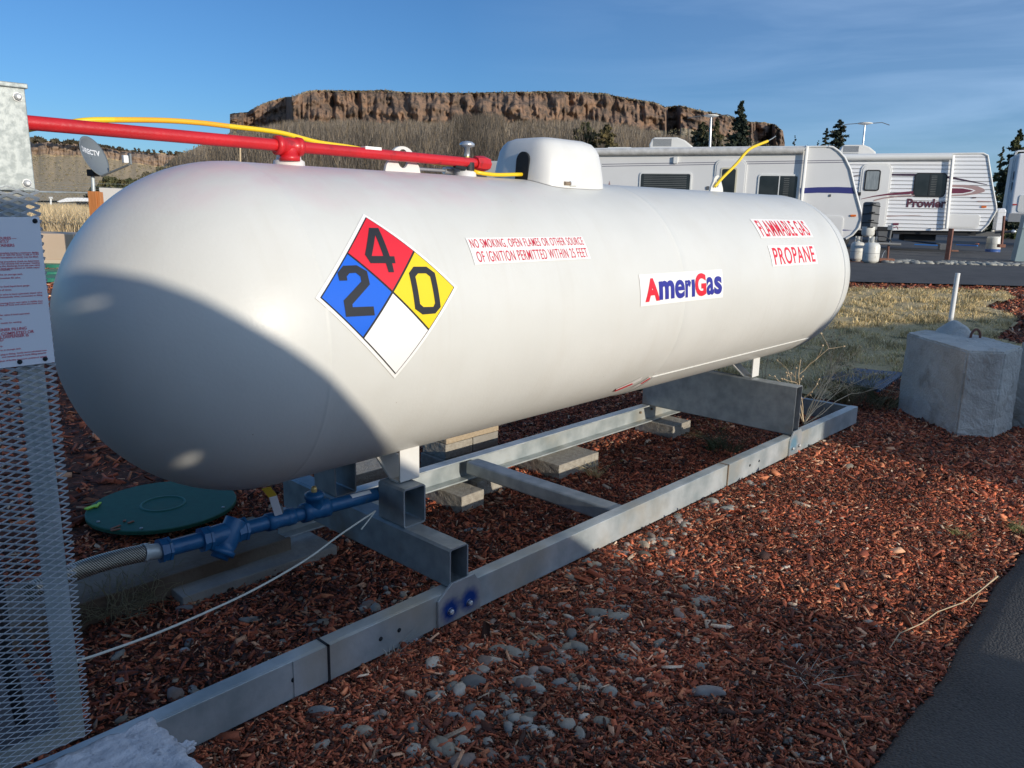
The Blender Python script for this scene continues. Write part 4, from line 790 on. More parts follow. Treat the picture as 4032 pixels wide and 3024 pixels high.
for u, v in ((138, 870), (178, 1413), (78, 1425)):
    q = on(u, v, 1, YC-.0105); mb = MB(); mb.lathe([(0, .0042), (.002, .0035), (.003, 0)], V3(q), (0, -1, 0), mDark, 10); mb.build('rivet', sign)
LINES = [(50, 937, .0046, 'FILLING PROCEDURES \u2014', 65), (36, 951, .0046, 'FOR PERMANENTLY', 36), (57, 965, .0046, 'MOUNTED CONTAINERS', 57), (152, 993, .0027, 'Only containers for service shown on nameplate having a minimum design', 152), (153, 1001, .0027, 'pressure of 200 PSI or 200 PSI under U-68 or U-69', 153), (152, 1010, .0027, 'code (see nameplate on tank) may be filled.', 152), (154, 1026, .0027, 'Before starting filling procedure check to determine', 154), (156, 1034, .0027, 'that tank is not already full to proper loading', 156), (157, 1043, .0027, 'level. Stop the discharge from the rest valve', 157), (157, 1052, .0027, 'or liquid level gauge (about at visible vapor', 157), (42, 1061, .0027, 'container).', 42), (90, 1078, .0027, 'Open liquid valve on storage tank.', 90), (82, 1092, .0027, 'Open container fill valve.', 82), (118, 1123, .0027, 'Fill to fixed liquid level gauge.', 118), (47, 1140, .0027, 'Observe tank at all times.', 47),
         (166, 1151, .0027, 'When hose valve is hand operated, bleed valve', 166), (167, 1161, .0027, 'automatically when connected to filling', 167), (168, 1184, .0027, 'When liquid coming from vent valve is visible then', 168), (168, 1192, .0027, 'shut off hose end valve and close vent', 168), (118, 1233, .0027, 'Close filler valve if hand operated.', 118), (10, 1254, .0027, 'hose.', 10), (86, 1266, .0027, 'Remove nozzle for venting.', 86), (105, 1291, .0050, 'WHEN CONTAINER FILLING', 105), (134, 1304, .0050, 'OPERATION IS COMPLETED OR', 134), (113, 1318, .0050, 'WHENEVER THE DISPENSER IS', 113), (14, 1337, .0050, 'UNATTENDED', 14), (12, 1362, .0027, 'Turn off pump.', 12), (84, 1371, .0027, 'Close valves at storage tank.', 84), (184, 1378, .0027, 'Place a hose plug in fitting. Inside terms admitted area', 184), (184, 1388, .0027, 'and connect plug in hose filling exterior', 184), (186, 1402, .0027, 'Close gates of facility to assure assistance against', 186)]
tm = bmesh.new()
for u, v, h, s, ur in LINES:
    bm, (a, b, c, d) = text_mesh(s, 1, .02); q = on(ur, v, 1, YC-.0115); k = h/.72
    bmesh.ops.transform(bm, matrix=Matrix.Translation((-b, 0, 0)), verts=bm.verts); bmesh.ops.scale(bm, vec=(k*(1.12 if h < .004 else .95), k, 1), verts=bm.verts)
    bmesh.ops.delete(bm, geom=[f for f in bm.faces if q[0]+f.calc_center_median().x < CX0+.03], context='FACES')
    for vv in bm.verts: vv.co = Vector((q[0]+vv.co.x, YC-.0113, q[2]-h*.5+vv.co.y))
    t_ = bpy.data.meshes.new('x'); bm.to_mesh(t_); bm.free(); tm.from_mesh(t_); bpy.data.meshes.remove(t_)
bm_obj(tm, 'red_lettering', S_['sign_ink'], sign)
# crumbling pale pad under the cabinet
bm = bmesh.new(); bmesh.ops.create_cube(bm, size=1)
for v in bm.verts: v.co = Vector((-.98+v.co.x*.98, -.98+v.co.y*.26, .21+v.co.z*.42))
bmesh.ops.subdivide_edges(bm, edges=bm.edges[:], cuts=46, use_grid_fill=True); bm.normal_update()
for v in bm.verts:
    e = (1 if v.co.x > -.56 else 0)*.8 + (.6 if v.co.y > -.88 else 0)
    v.co += v.normal*(.005*noise.noise(v.co*40)+.003*noise.noise(v.co*110)) + Vector((-.020*e*max(0, noise.noise(v.co*22))*1.5, -.012*e*max(0, noise.noise(v.co*25)), -.010*e*max(0, noise.noise(v.co*30)+.1)))
pad = bm_obj(bm, 'concrete_pad', mRough, smooth=True); tag(pad, 'rough pale crumbling concrete pad under the mesh cabinet', 'pad')
bm = pebble_mesh(88, 4)
for v in bm.verts: v.co = Vector((v.co.x*.024, v.co.y*.02, v.co.z*.022))*(1+.35*noise.noise(v.co*3.3))
o = bm_obj(bm, 'concrete_crumb', mRough, smooth=True); o.location = tuple(on(718, 2950, 2, .40)); tag(o, 'loose pale lump at the broken corner of the cabinet pad', 'rubble')
bm = pebble_mesh(90, 4)
for v in bm.verts: v.co = Vector((v.co.x*.055, v.co.y*.035, v.co.z*.03))*(1+.3*noise.noise(v.co*3))
p_ = gnd(1610, 2570); o = bm_obj(bm, 'pale_rubble', mRough, smooth=True); o.location = (p_[0], p_[1], .045); tag(o, 'pale grey lump of old concrete beside the shaded front rail', 'rubble')
p_ = gnd(1570, 2560); mb = MB(); mb.tube([(p_[0]-.02, p_[1], .03), (p_[0]+.02, p_[1]+.06, .10)], .005, mBrick, 4); tag(mb.build('wood_stick'), 'reddish wood splinter leaning on the shaded front rail', 'stick')

# ------------------------------------------------------------------ interlocking concrete blocks with lifting loop
def eco_block(A, B, C3, h, label, extra=None):
    A, B, C3 = [Vector((q[0], q[1], 0)) for q in (A, B, C3)]; n1 = (B-A).cross(Vector((0, 0, 1))).normalized(); away = Vector((.9, .1, 0))
    P = [A, B, C3] + ([Vector((q[0], q[1], 0)) for q in extra] if extra else [C3 + (A-B)*1.0])
    root = thing('concrete_block', label, 'block', sum(P, Vector())/len(P), 'large moulded concrete barrier blocks')
    bm = bmesh.new(); vb = [bm.verts.new(p+Vector((0, 0, -.03))) for p in P]; vt = [bm.verts.new(p+Vector((0, 0, h))) for p in P]
    bm.faces.new(vb[::-1]); bm.faces.new(vt)
    for i in range(len(P)): bm.faces.new((vb[i], vb[(i+1) % len(P)], vt[(i+1) % len(P)], vt[i]))
    bmesh.ops.bevel(bm, geom=[e for e in bm.edges], offset=.012, segments=2, affect='EDGES'); bmesh.ops.triangulate(bm, faces=bm.faces[:])
    bmesh.ops.subdivide_edges(bm, edges=[e for e in bm.edges if e.calc_length() > .05], cuts=5, use_grid_fill=True); bmesh.ops.subdivide_edges(bm, edges=[e for e in bm.edges if e.calc_length() > .06], cuts=2, use_grid_fill=True); bm.normal_update()
    for v in bm.verts: v.co += v.normal*(.006*noise.noise(v.co*7)+.007*noise.noise(v.co*30))
    bmesh.ops.recalc_face_normals(bm, faces=bm.faces); o = bm_obj(bm, 'body', mEco, root); return root, P
mEco = mat('moulded_concrete', (.48, .46, .41), .95, 0, (.62, .60, .54), 3.5, .009, 70, c3=(.40, .37, .32), s3=7, r3=(.52, .70))
BA, BB, BC0, BC = gnd(3530, 1622)[:2], gnd(3757, 1735)[:2], gnd(3904, 1741)[:2], gnd(3977, 1705)[:2]; BR = BC+(BA-BB)*.75; BL = BA+(BC-BC0)*.9
HB = .615
b1, P1 = eco_block(BA, BB, BC0, HB, 'weathered concrete block with a rusty lifting loop beside the lawn', [BC, BR, BL])
mb = MB(); T4 = lambda u, v, z: V3(on(u, v, 2, z))
hp = [T4(3680, 1306, HB), T4(3826, 1334, HB)]; hd = (T4(3700, 1285, HB)-hp[0]).normalized()*.30; hx_ = (hp[1]-hp[0]); N_ = 12; vs = []
for k in range(N_+1):
    q = k/N_; z_ = .085*math.sin(math.pi*q)**1.1*(1+.25*noise.noise(Vector((q*4, 1, 1)))); vs += [hp[0]+hx_*q+Vector((0, 0, -.01)), hp[0]+hx_*q+hd*.35+Vector((0, 0, z_)), hp[0]+hx_*q+hd*.8+Vector((0, 0, z_)), hp[0]+hx_*q+hd+Vector((0, 0, -.01))]
mb.add(vs, [(4*k+j, 4*k+j+1, 4*k+5+j, 4*k+4+j) for k in range(N_) for j in range(3)], mEco, True)
mb.build('moulded_key', b1)
lp = V3(on(3840, 1330, 2, HB)); mb = MB(); pts = [lp+Vector((_r0[0], _r0[1], 0))*(.035*math.cos(a)) + Vector((0, 0, .062*math.sin(a))) for a in np.linspace(0, math.pi, 14)]; mb.tube([pts[0]-Vector((0, 0, .03))]+pts+[pts[-1]-Vector((0, 0, .03))], .009, mRustPost, 8); mb.build('lifting_loop', b1)
b2, P2 = eco_block(BR*.25+BC*.75+np.array([.06, -.05]), np.array([BC[0]+.10, BC[1]-.32]), np.array([BC[0]+1.0, BC[1]-.9]), HB+.02, 'concrete block cut off by the right picture edge')
# white standpipe, vault grate
pp = gnd(3741, 1275); mb = MB(); zt_ = dep(3752, 1072, (pp-CP)@_f)[2]; mb.tube([(pp[0], pp[1], pp[2]-.05), (pp[0]+.02, pp[1], zt_)], .030, mWhiteP, 20); tag(mb.build('standpipe'), 'white plastic pipe standing in the lawn behind the concrete block', 'pipe')
gp = [gnd(3227, 1498), gnd(3370, 1459), gnd(3560, 1478), gnd(3465, 1552)]; gr = thing('vault_cover', 'dark blue steel vault cover with raised tread lying by the block', 'cover', np.mean(gp, 0))
def mgrate():
    m = mat('tread_plate', (.035, .05, .09), .45, .3); n = m.node_tree.nodes; l = m.node_tree.links; tc = n.new('ShaderNodeTexCoord'); w_ = n.new('ShaderNodeTexWave'); w_.inputs['Scale'].default_value = 9; w_.bands_direction = 'DIAGONAL'; l.new(tc.outputs['Object'], w_.inputs['Vector'])
    r = n.new('ShaderNodeValToRGB'); r.color_ramp.elements[0].color = (.02, .03, .06, 1); r.color_ramp.elements[1].color = (.10, .14, .22, 1); l.new(w_.outputs[0], r.inputs[0]); l.new(r.outputs[0], n['Principled BSDF'].inputs['Base Color'])
    bp_ = n.new('ShaderNodeBump'); bp_.inputs['Distance'].default_value = .01; l.new(w_.outputs[0], bp_.inputs['Height']); l.new(bp_.outputs[0], n['Principled BSDF'].inputs['Normal']); return m
mg = mgrate(); mid_a = (gp[0]+gp[1])/2; mid = lambda a, b, t: a+(b-a)*t
for t0, t1 in ((0, .60), (.615, 1)):
    Q = [mid(gp[0], gp[3], 0), mid(gp[1], gp[2], 0)]
    q = [mid(gp[0], gp[3], t0), mid(gp[1], gp[2], t0), mid(gp[1], gp[2], t1), mid(gp[0], gp[3], t1)]
    mb = MB(); mb.add([Vector((p[0], p[1], .0)) for p in q]+[Vector((p[0], p[1], .035)) for p in q], [(4, 5, 6, 7), (0, 1, 5, 4), (1, 2, 6, 5), (2, 3, 7, 6), (3, 0, 4, 7)], mg); mb.build('cover_plate', gr, .004)
# ------------------------------------------------------------------ trailers
EX = Vector((.44, -.898, 0)).normalized(); EY = Vector((.898, .44, 0)).normalized(); EZ = Vector((0, 0, 1))
class Side:
    def __init__(s, u, v, depth, ang=0.):
        s.A = V3(dep(u, v, depth)); s.A.z = .45; rm = Matrix.Rotation(ang, 3, 'Z'); s.ex = rm @ EX; s.ey = rm @ EY
    def S(s, u, v):
        d = V3(ray(u, v)); n = s.ey; t = (s.A-V3(CP)).dot(n)/d.dot(n); X = V3(CP)+d*t-s.A; return (X.dot(s.ex), X.z)
    def P(s, q, off=0.): return s.A + s.ex*q[0] + EZ*q[1] - s.ey*off
    def R(s, u0, v0, u1, v1): a = s.S((u0+u1)/2, v0); b = s.S((u0+u1)/2, v1); c = s.S(u0, (v0+v1)/2); d = s.S(u1, (v0+v1)/2); return c[0], min(a[1], b[1]), d[0], max(a[1], b[1])
    def panel(s, mb, poly, off, th, m): mb.prism(poly, s.P((0, 0), off), s.ex, EZ, s.ey*-1, th, m)
def rr(x0, y0, x1, y1, r, n=5):
    out = []
    for cx_, cy_, a0 in ((x1-r, y0+r, -90), (x1-r, y1-r, 0), (x0+r, y1-r, 90), (x0+r, y0+r, 180)):
        for k in range(n+1): a = R(a0+90*k/n); out.append((cx_+r*math.cos(a), cy_+r*math.sin(a)))
    return out
def frame(sd, rect, r, par, name, mf, mg_, div=None, wd=.035, blinds=0, off=.0):
    x0, y0, x1, y1 = rect; mb = MB(); sd.panel(mb, rr(x0, y0, x1, y1, r), off, .025, mf); f = mb.build(name, par, .006)
    mb = MB(); sd.panel(mb, rr(x0+wd, y0+wd, x1-wd, y1-wd, max(r-wd, .02)), off+.0255, .004, mg_); pn = mb.build('pane', f)
    if div: mb = MB(); sd.panel(mb, [(div-.012, y0+wd), (div+.012, y0+wd), (div+.012, y1-wd), (div-.012, y1-wd)], off+.03, .008, mf); mb.build('divider', f)
    if blinds:
        mb = MB(); a, b = blinds; k = y0+wd+.03
        while k < y1-wd-.02: sd.panel(mb, [(a, k), (b, k), (b, k+.012), (a, k+.012)], off+.0297, .0015, mBlind); k += .05
        mb.build('blind', f)
    return f
def ribs():
    m = mat('ribbed_siding', (.87, .88, .89), .35, 0, (.89, .89, .89), 2, coat=.2); n = m.node_tree.nodes; l = m.node_tree.links; tc = n.new('ShaderNodeTexCoord'); sp = n.new('ShaderNodeSeparateXYZ'); l.new(tc.outputs['Object'], sp.inputs[0])
    mu = n.new('ShaderNodeMath'); mu.operation = 'MULTIPLY'; mu.inputs[1].default_value = 8.6; l.new(sp.outputs[2], mu.inputs[0]); fr_ = n.new('ShaderNodeMath'); fr_.operation = 'FRACT'; l.new(mu.outputs[0], fr_.inputs[0])
    r = n.new('ShaderNodeValToRGB'); e = r.color_ramp.elements; e[0].position = 0; e[0].color = (0, 0, 0, 1); e[1].position = .16; e[1].color = (1, 1, 1, 1); q = e.new(.8); q.color = (.85, .85, .85, 1); q = e.new(1.); q.color = (0, 0, 0, 1)
    l.new(fr_.outputs[0], r.inputs[0]); b = n.new('ShaderNodeBump'); b.inputs['Distance'].default_value = .03; l.new(r.outputs[0], b.inputs['Height']); l.new(b.outputs[0], n['Principled BSDF'].inputs['Normal']); return m
mRibs = ribs()
def body(sd, outline, depth, m, par, trim=mRVtrim, tw=.05):
    mb = MB(); P = [sd.S(*q) for q in outline]; mb.prism(P, sd.P((0, 0), 0), sd.ex, EZ, sd.ey, depth, m); b = mb.build('body', par, .02); return P
def ac(sd, r, par, y0=.7, dy=.7):
    x0, z0, x1, z1 = r; mb = MB(); L = x1-x0; H = z1-z0; P = [(x0, z0), (x0-.02, z0+H*.45), (x0+L*.04, z1-H*.12), (x0+L*.10, z1), (x0+L*.62, z1), (x0+L*.80, z0+H*.78), (x0+L*.97, z0+H*.35), (x1, z0)]
    o = sd.P((0, 0), -y0); mb.prism(P, o, sd.ex, EZ, sd.ey, dy, mRoofW); a = mb.build('air_conditioner', par, .04, seg=3); mb = MB()
    for k in range(18):
        x = x0+L*.08+k*L*.024
        for za, zb in ((.30, .88), (.06, .22)): mb.prism([(x, z0+H*za), (x+L*.010, z0+H*za), (x+L*.010, z0+H*zb), (x, z0+H*zb)], sd.P((0, 0), -y0+.003), sd.ex, EZ, -sd.ey, .003, mGrey)
    mb.build('louvre', a)
def antenna(sd, ub, vb, ut, vt, par, y0=.9, l_=1.0, rdisc=.28, sw=.06):
    mb = MB(); b = sd.P(sd.S(ub, vb), -y0); t = sd.P(sd.S(ut, vt), -y0); mb.tube([b, b+(t-b)*.12, t], .03, mAlu, 8, radii=[.045, .032, .028]); mb.lathe([(-.05, .04), (-.02, rdisc*.8), (.0, rdisc), (.02, rdisc*.8), (.035, .02)], t, (0, 0, 1), mRoofW, 24)
    for s in (-1, 1): mb.tube([t+sd.ex*(s*rdisc*.8), t+sd.ex*(s*(rdisc+l_*.5))+EZ*.02*s, t+sd.ex*(s*(rdisc+l_*.95))+EZ*(-.06)], .012, mGrey, 6)
    mb.build('antenna', par)
def awning(sd, u0, v0, u1, v1, r, par, m=mRVtrim):
    a = sd.P(sd.S(u0, v0), .07); b = sd.P(sd.S(u1, v1), .07); mb = MB(); d = (b-a)/24; mb.tube([a+d*k for k in range(25)], r, m, 14, radii=[r*(1+.04*rnd.random()) for _ in range(25)]); mb.build('awning_roll', par)

# --- first trailer (grey white, navy stripe)
s1 = Side(3200, 900, 21.); t1 = thing('travel_trailer', 'smooth grey white travel trailer with a navy stripe, right behind the tank', 'trailer', s1.A, 'trailers parked in the park')
out = [(2010, 938), (2010, 600), (2020, 590), (3262, 577), (3280, 580), (3303, 596), (3326, 621), (3348, 666), (3369, 757), (3391, 838), (3393, 861), (3380, 897), (3357, 924), (3330, 940)]
P = body(s1, out, 2.4, mRV, t1); mb = MB(); pts = [s1.P(p, .012) for p in P[3:]]; mb.tube(pts, .030, mRVtrim, 8); mb.tube([s1.P(P[2], .01), s1.P(P[3], .01)], .025, mRVtrim, 8); mb.build('edge_trim', t1)
awning(s1, 2030, 603, 3163, 592, .095, t1, mat('rolled_awning', (.50, .49, .46), .6, 0, (.66, .65, .62), 5, .01, 12))
mb = MB(); a0, a1 = s1.S(3177, 578), s1.S(3140, 930); mb.tube([s1.P(a0, .10), s1.P(a1, .10)], .05, mRVtrim, 4); mb.tube([s1.P(s1.S(3163, 590), .08), s1.P(a0, .10)], .05, mRVtrim, 6); mb.build('awning_arm', t1, .005)
f = frame(s1, s1.R(2516, 678, 2722, 800), .09, t1, 'window', mRVtrim, mGlass, None, .045, (s1.S(2535, 720)[0], s1.S(2703, 720)[0]))
x0, y0, x1, y1 = s1.R(2806, 628, 2932, 935); mb = MB(); s1.panel(mb, rr(x0, y0, x1, y1, .18), 0, .03, mRVtrim); d = mb.build('door', t1, .008); mb = MB(); s1.panel(mb, rr(x0+.045, y0+.045, x1-.045, y1-.045, .15), .0305, .012, mRV); mb.build('door_leaf', d, .005)
x0, y0, x1, y1 = s1.R(2833, 660, 2898, 830); mb = MB(); s1.panel(mb, rr(x0, y0, x1, y1, .06), .043, .015, mat('cream_frame', (.60, .56, .42), .5)); s1.panel(mb, rr(x0+.04, y0+.04, x1-.04, y1-.04, .04), .0585, .003, mGlass); mb.build('door_window', d)
f = frame(s1, s1.R(2982, 686, 3144, 790), .09, t1, 'window', mRVtrim, mGlass, s1.S(3066, 740)[0], .045, (s1.S(3085, 730)[0], s1.S(3106, 730)[0]))
mb = MB()
for v in (636, 644): a, b = s1.S(2370, v+11), s1.S(3325, v-5); s1.panel(mb, [(a[0], a[1]-.008), (b[0], b[1]-.008), (b[0], b[1]+.010), (a[0], a[1]+.010)], .001, .003, mat('grey_line', (.18, .17, .22), .5))
mb.build('pinstripe', t1)
mb = MB(); P_ = [s1.S(*q) for q in ((3150, 741), (3220, 737), (3300, 736), (3356, 738), (3365, 763), (3300, 760), (3220, 759), (3150, 762))]; s1.panel(mb, P_[::-1], .001, .004, mNavy); P_ = [s1.S(*q) for q in ((3240, 897), (3300, 902), (3360, 907), (3300, 909), (3245, 909))]; s1.panel(mb, P_[::-1], .001, .004, mNavy); mb.build('navy_stripe', t1)
x0, y0, x1, y1 = s1.R(3180, 849, 3319, 935); mb = MB(); s1.panel(mb, rr(x0, y0, x1, y1, .1), .0, .022, mRVtrim); h_ = mb.build('hatch', t1, .006); mb = MB(); s1.panel(mb, rr(x0+.035, y0+.035, x1-.035, y1-.035, .08), .0225, .004, mRV); mb.build('hatch_panel', h_)
x0, y0, x1, y1 = s1.R(3348, 845, 3371, 853); mb = MB(); s1.panel(mb, rr(x0, y0, x1, y1, .02), 0, .03, mOrange); mb.build('marker_lamp', t1, .005)
x0, y0, x1, y1 = s1.R(2652, 617, 2670, 644); mb = MB(); s1.panel(mb, rr(x0, y0, x1, y1, .02), 0, .07, mRVtrim); mb.build('porch_light', t1, .01)
x0, y0, x1, y1 = s1.R(3265, 765, 3272, 775); mb = MB(); s1.panel(mb, rr(x0, y0, x1, y1, .01), 0, .02, mGrey); mb.build('lock', t1)
x0, y0, x1, y1 = s1.R(2780, 733, 2795, 748); mb = MB(); s1.panel(mb, rr(x0, y0, x1, y1, .04), 0, .02, mGrey); mb.build('grab_handle', t1)
ac(s1, s1.R(2546, 531, 2722, 584), t1)
for q in ((2367, 569, 2496, 586), (3061, 571, 3122, 580)): x0, y0, x1, y1 = s1.R(*q); mb = MB(); mb.prism([(x0, y0), (x0+.03, y1), (x0+(x1-x0)*.75, y1), (x1, y0)], s1.P((0, 0), -.9), s1.ex, EZ, s1.ey, .4, mRoofW); mb.build('roof_vent', t1, .01)
antenna(s1, 2787, 582, 2793, 440, t1, .9, .45, .22)
q = s1.S(2390, 730); mb = MB(); s1.panel(mb, [(q[0], q[1]-.14), (q[0]+.14, q[1]-.14), (q[0]+.1, q[1]-.02), (q[0]+.07, q[1]+.13), (q[0]+.04, q[1]+.02)], .001, .004, mRose); mb.build('faded_decal', t1)
# --- second trailer (ribbed white)
s2 = Side(3600, 900, 24.); t2 = thing('travel_trailer', 'white travel trailer with ribbed metal siding and maroon swooshes', 'trailer', s2.A, 'trailers parked in the park')
out = [(3150, 905), (3150, 611), (3840, 604), (3872, 604), (3889, 612), (3893, 639), (3907, 730), (3922, 811), (3923, 829), (3891, 883), (3862, 911)]
P = body(s2, out, 2.4, mRibs, t2); mb = MB(); mb.tube([s2.P(p, .012) for p in P[1:]], .026, mRVtrim, 8); mb.build('edge_trim', t2)
awning(s2, 3200, 622, 3745, 618, .095, t2)
mb = MB(); a0, a1 = s2.S(3750, 612), s2.S(3724, 900); mb.tube([s2.P(a0, .10), s2.P(a1, .10)], .05, mRVtrim, 4); mb.build('awning_arm', t2, .005)
x0, y0, x1, y1 = s2.R(3378, 644, 3500, 904); mb = MB(); s2.panel(mb, rr(x0, y0, x1, y1, .2), 0, .03, mRVtrim); d = mb.build('door', t2, .008); mb = MB(); s2.panel(mb, rr(x0+.05, y0+.03, x1-.05, y1-.05, .16), .0305, .012, mRV); mb.build('door_leaf', d, .005)
x0, y0, x1, y1 = s2.R(3403, 669, 3464, 752); mb = MB(); s2.panel(mb, rr(x0, y0, x1, y1, .07), .043, .02, mBlack); s2.panel(mb, rr(x0+.04, y0+.04, x1-.04, y1-.04, .04), .0635, .003, mat('curtained_glass', (.20, .23, .24), .3, 0, (.32, .35, .36), 8, stretch=(6, 6, .5))); mb.build('door_window', d)
x0, y0, x1, y1 = s2.R(3378, 757, 3389, 770); mb = MB(); s2.panel(mb, rr(x0, y0, x1, y1, .01), .043, .02, mBlack); mb.build('door_lock', d)
f = frame(s2, s2.R(3597, 681, 3726, 776), .12, t2, 'window', mBlack, mGlass, s2.S(3659, 730)[0], .03, (s2.S(3664, 730)[0], s2.S(3686, 730)[0]))
def swoosh(sd, up, lo, m, name, par, off=.004):
    mb = MB(); P_ = [sd.S(*q) for q in up+lo[::-1]]; sd.panel(mb, P_[::-1], off, .004, m); return mb.build(name, par)
swoosh(s2, [(3350, 694), (3380, 688), (3466, 684), (3600, 684), (3740, 694), (3887, 726)], [(3350, 697), (3380, 691), (3466, 691), (3600, 693), (3740, 703), (3887, 728)], mDarkDec, 'dark_stripe', t2)
swoosh(s2, [(3745, 727), (3800, 728), (3850, 733), (3875, 744), (3878, 752)], [(3745, 772), (3800, 770), (3850, 763), (3875, 755), (3878, 752.5)], mRose, 'rose_swoosh', t2)
swoosh(s2, [(3740, 736), (3790, 738), (3825, 744), (3840, 750)], [(3740, 767), (3790, 765), (3825, 758), (3840, 751)], mRVcool, 'white_swoosh', t2, .009)
swoosh(s2, [(3745, 741), (3790, 742), (3820, 747), (3832, 751)], [(3745, 762), (3790, 761), (3820, 755), (3832, 752)], mMaroon, 'maroon_swoosh', t2, .014)
swoosh(s2, [(3390, 783), (3440, 771), (3500, 761), (3595, 752)], [(3390, 785), (3440, 775), (3500, 768), (3595, 763)], mMaroon, 'maroon_stripe', t2, .05)
swoosh(s2, [(3440, 787), (3480, 777), (3540, 770), (3600, 767)], [(3440, 792), (3480, 782), (3540, 774), (3600, 771)], mRose, 'rose_stripe', t2, .05)
swoosh(s2, [(3480, 850), (3540, 848), (3620, 847)], [(3480, 854), (3540, 851), (3630, 848)], mRose, 'rose_stripe', t2)
bm, (a, b, c, d) = text_mesh('Prowler', 1, .035); p0 = s2.S(3568, 816); p1 = s2.S(3728, 784)
for v in bm.verts: v.co = s2.P((p0[0]+(v.co.x-a)/(b-a)*(p1[0]-p0[0]), p0[1]+(v.co.y-c)/(d-c)*(p1[1]-p0[1])), .012)
bm_obj(bm, 'maker_lettering', S_['letter_maroon'], t2)
x0, y0, x1, y1 = s2.R(3728, 844, 3857, 897); mb = MB(); s2.panel(mb, rr(x0, y0, x1, y1, .1), .0, .025, mRVtrim); h_ = mb.build('hatch', t2, .006); mb = MB(); s2.panel(mb, rr(x0+.035, y0+.035, x1-.035, y1-.035, .08), .0255, .004, mRV); mb.build('hatch_panel', h_)
for q, m, nm_ in (((3864, 811, 3883, 818), mOrange, 'marker_lamp'), ((3828, 776, 3843, 780), mDarkDec, 'outlet_cover'), ((3848, 791, 3902, 794), mRose, 'small_decal'), ((3516, 878, 3538, 886), mMaroon, 'door_latch')):
    x0, y0, x1, y1 = s2.R(*q); mb = MB(); s2.panel(mb, rr(x0, y0, x1, y1, .01), .0, .03, m); mb.build(nm_, t2)
ac(s2, s2.R(3318, 562, 3466, 606), t2); antenna(s2, 3408, 600, 3421, 473, t2, .9, .5, .24)
def belly(sd, par, u0, u1, v):
    p0, p1 = sd.S(u0, v), sd.S(u1, v); mb = MB()
    for y_, d_, h_, a_, b__ in ((-.15, .12, .16, 0, 1), (-.5, 1.3, .30, .05, .55), (-.6, 1.0, .38, .62, .8)): x0 = p0[0]+(p1[0]-p0[0])*a_; x1 = p0[0]+(p1[0]-p0[0])*b__; mb.prism([(x0, p1[1]-h_), (x1, p1[1]-h_), (x1, p1[1]-.002), (x0, p1[1]-.002)], sd.P((0, 0), y_), sd.ex, EZ, sd.ey, d_, mBlack)
    mb.build('underbody', par)
def wheels(sd, par, us, v=958):
    for u in us:
        c = sd.P(sd.S(u, v), -.25); c.z = .45+.34; mb = MB(); mb.lathe([(-.1, .20), (-.1, .33), (-.07, .345), (.07, .345), (.1, .33), (.1, .20)], c, sd.ey, mBlack, 24); w_ = mb.build('wheel', par); mb = MB(); mb.lathe([(-.05, .01), (-.05, .2)], c, sd.ey, mAlu, 20); mb.build('rim', w_)
belly(s2, t2, 3160, 3850, 907); belly(s1, t1, 2020, 3250, 938); wheels(s2, t2, (3300, 3210)); wheels(s1, t1, (2500, 2610))
mb = MB(); p0 = s2.S(3200, 912); p1 = s2.S(3960, 915); o = s2.P((0, 0), -.5); mb.prism([(p0[0], p1[1]-.14), (p1[0], p1[1]-.14), (p1[0], p1[1]), (p0[0], p1[1])], o, s2.ex, EZ, s2.ey, .1, mGrey); mb.prism([(p0[0], p1[1]-.14), (p1[0]-.6, p1[1]-.14), (p1[0]-.6, p1[1]), (p0[0], p1[1])], s2.P((0, 0), -1.8), s2.ex, EZ, s2.ey, .1, mGrey); mb.build('chassis', t2)
def lpcover(sd, q, par, m, name, depth=.35, y0=.6):
    x0, z0, x1, z1 = sd.R(*q); mb = MB(); H = z1-z0; W = x1-x0; o = sd.P((0, 0), -y0)
    mb.prism([(x0+W*.05, z0), (x1-W*.08, z0), (x1, z0+H*.1), (x1, z1-H*.1), (x1-W*.2, z1), (x0+W*.3, z1), (x0, z1-H*.06), (x0, z0+H*.05)], o, sd.ex, EZ, sd.ey, depth, m); c_ = mb.build(name, par, .02)
    mb = MB()
    for k in (.3, .55, .8): mb.prism([(x0-.004, z0+H*k), (x1+.004, z0+H*k), (x1+.004, z0+H*k+.018), (x0-.004, z0+H*k+.018)], sd.P((0, 0), -y0+.006), sd.ex, EZ, sd.ey, depth*.5, mDark if m is mGrey else mRVtrim)
    mb.build('ridge', c_); return c_
lpcover(s2, (3924, 820, 3957, 908), t2, mRVcool, 'bottle_cover', .35, -.02)
# --- third trailer (rear with ladder)
s3 = Side(3990, 860, 30., R(-8)); t3 = thing('travel_trailer', 'white trailer with a rear ladder, cut off by the right picture edge', 'trailer', s3.A, 'trailers parked in the park')
z0 = s3.S(3976, 871)[1]; z1 = s3.S(4003, 603)[1]; xa_ = s3.S(3990, 740)[0]; mb = MB(); L_ = 7.
mb.prism([(xa_, z0), (xa_+L_, z0), (xa_+L_, z1), (xa_, z1)], s3.P((0, 0), 0), s3.ex, EZ, s3.ey, 2.4, mRVcool); mb.build('body', t3, .07, seg=3)
mb = MB(); mb.prism([(xa_-.01, z0-.02), (xa_+L_, z0-.02), (xa_+L_, z0+.30), (xa_-.01, z0+.30)], s3.P((0, 0), .005), s3.ex, EZ, s3.ey, .1, mat('grey_skirt', (.30, .31, .32), .5)); mb.build('skirt', t3)
def rearP(yy, z, off=.05): return s3.P((xa_-off, z), -yy)
mb = MB()
for yy in (.35, .75): mb.tube([rearP(yy, z0+.15), rearP(yy, z1-.1), rearP(yy, z1+.12, .0), rearP(yy, z1+.12, -.3), rearP(yy, z1, -.35)], .022, mRVtrim, 8)
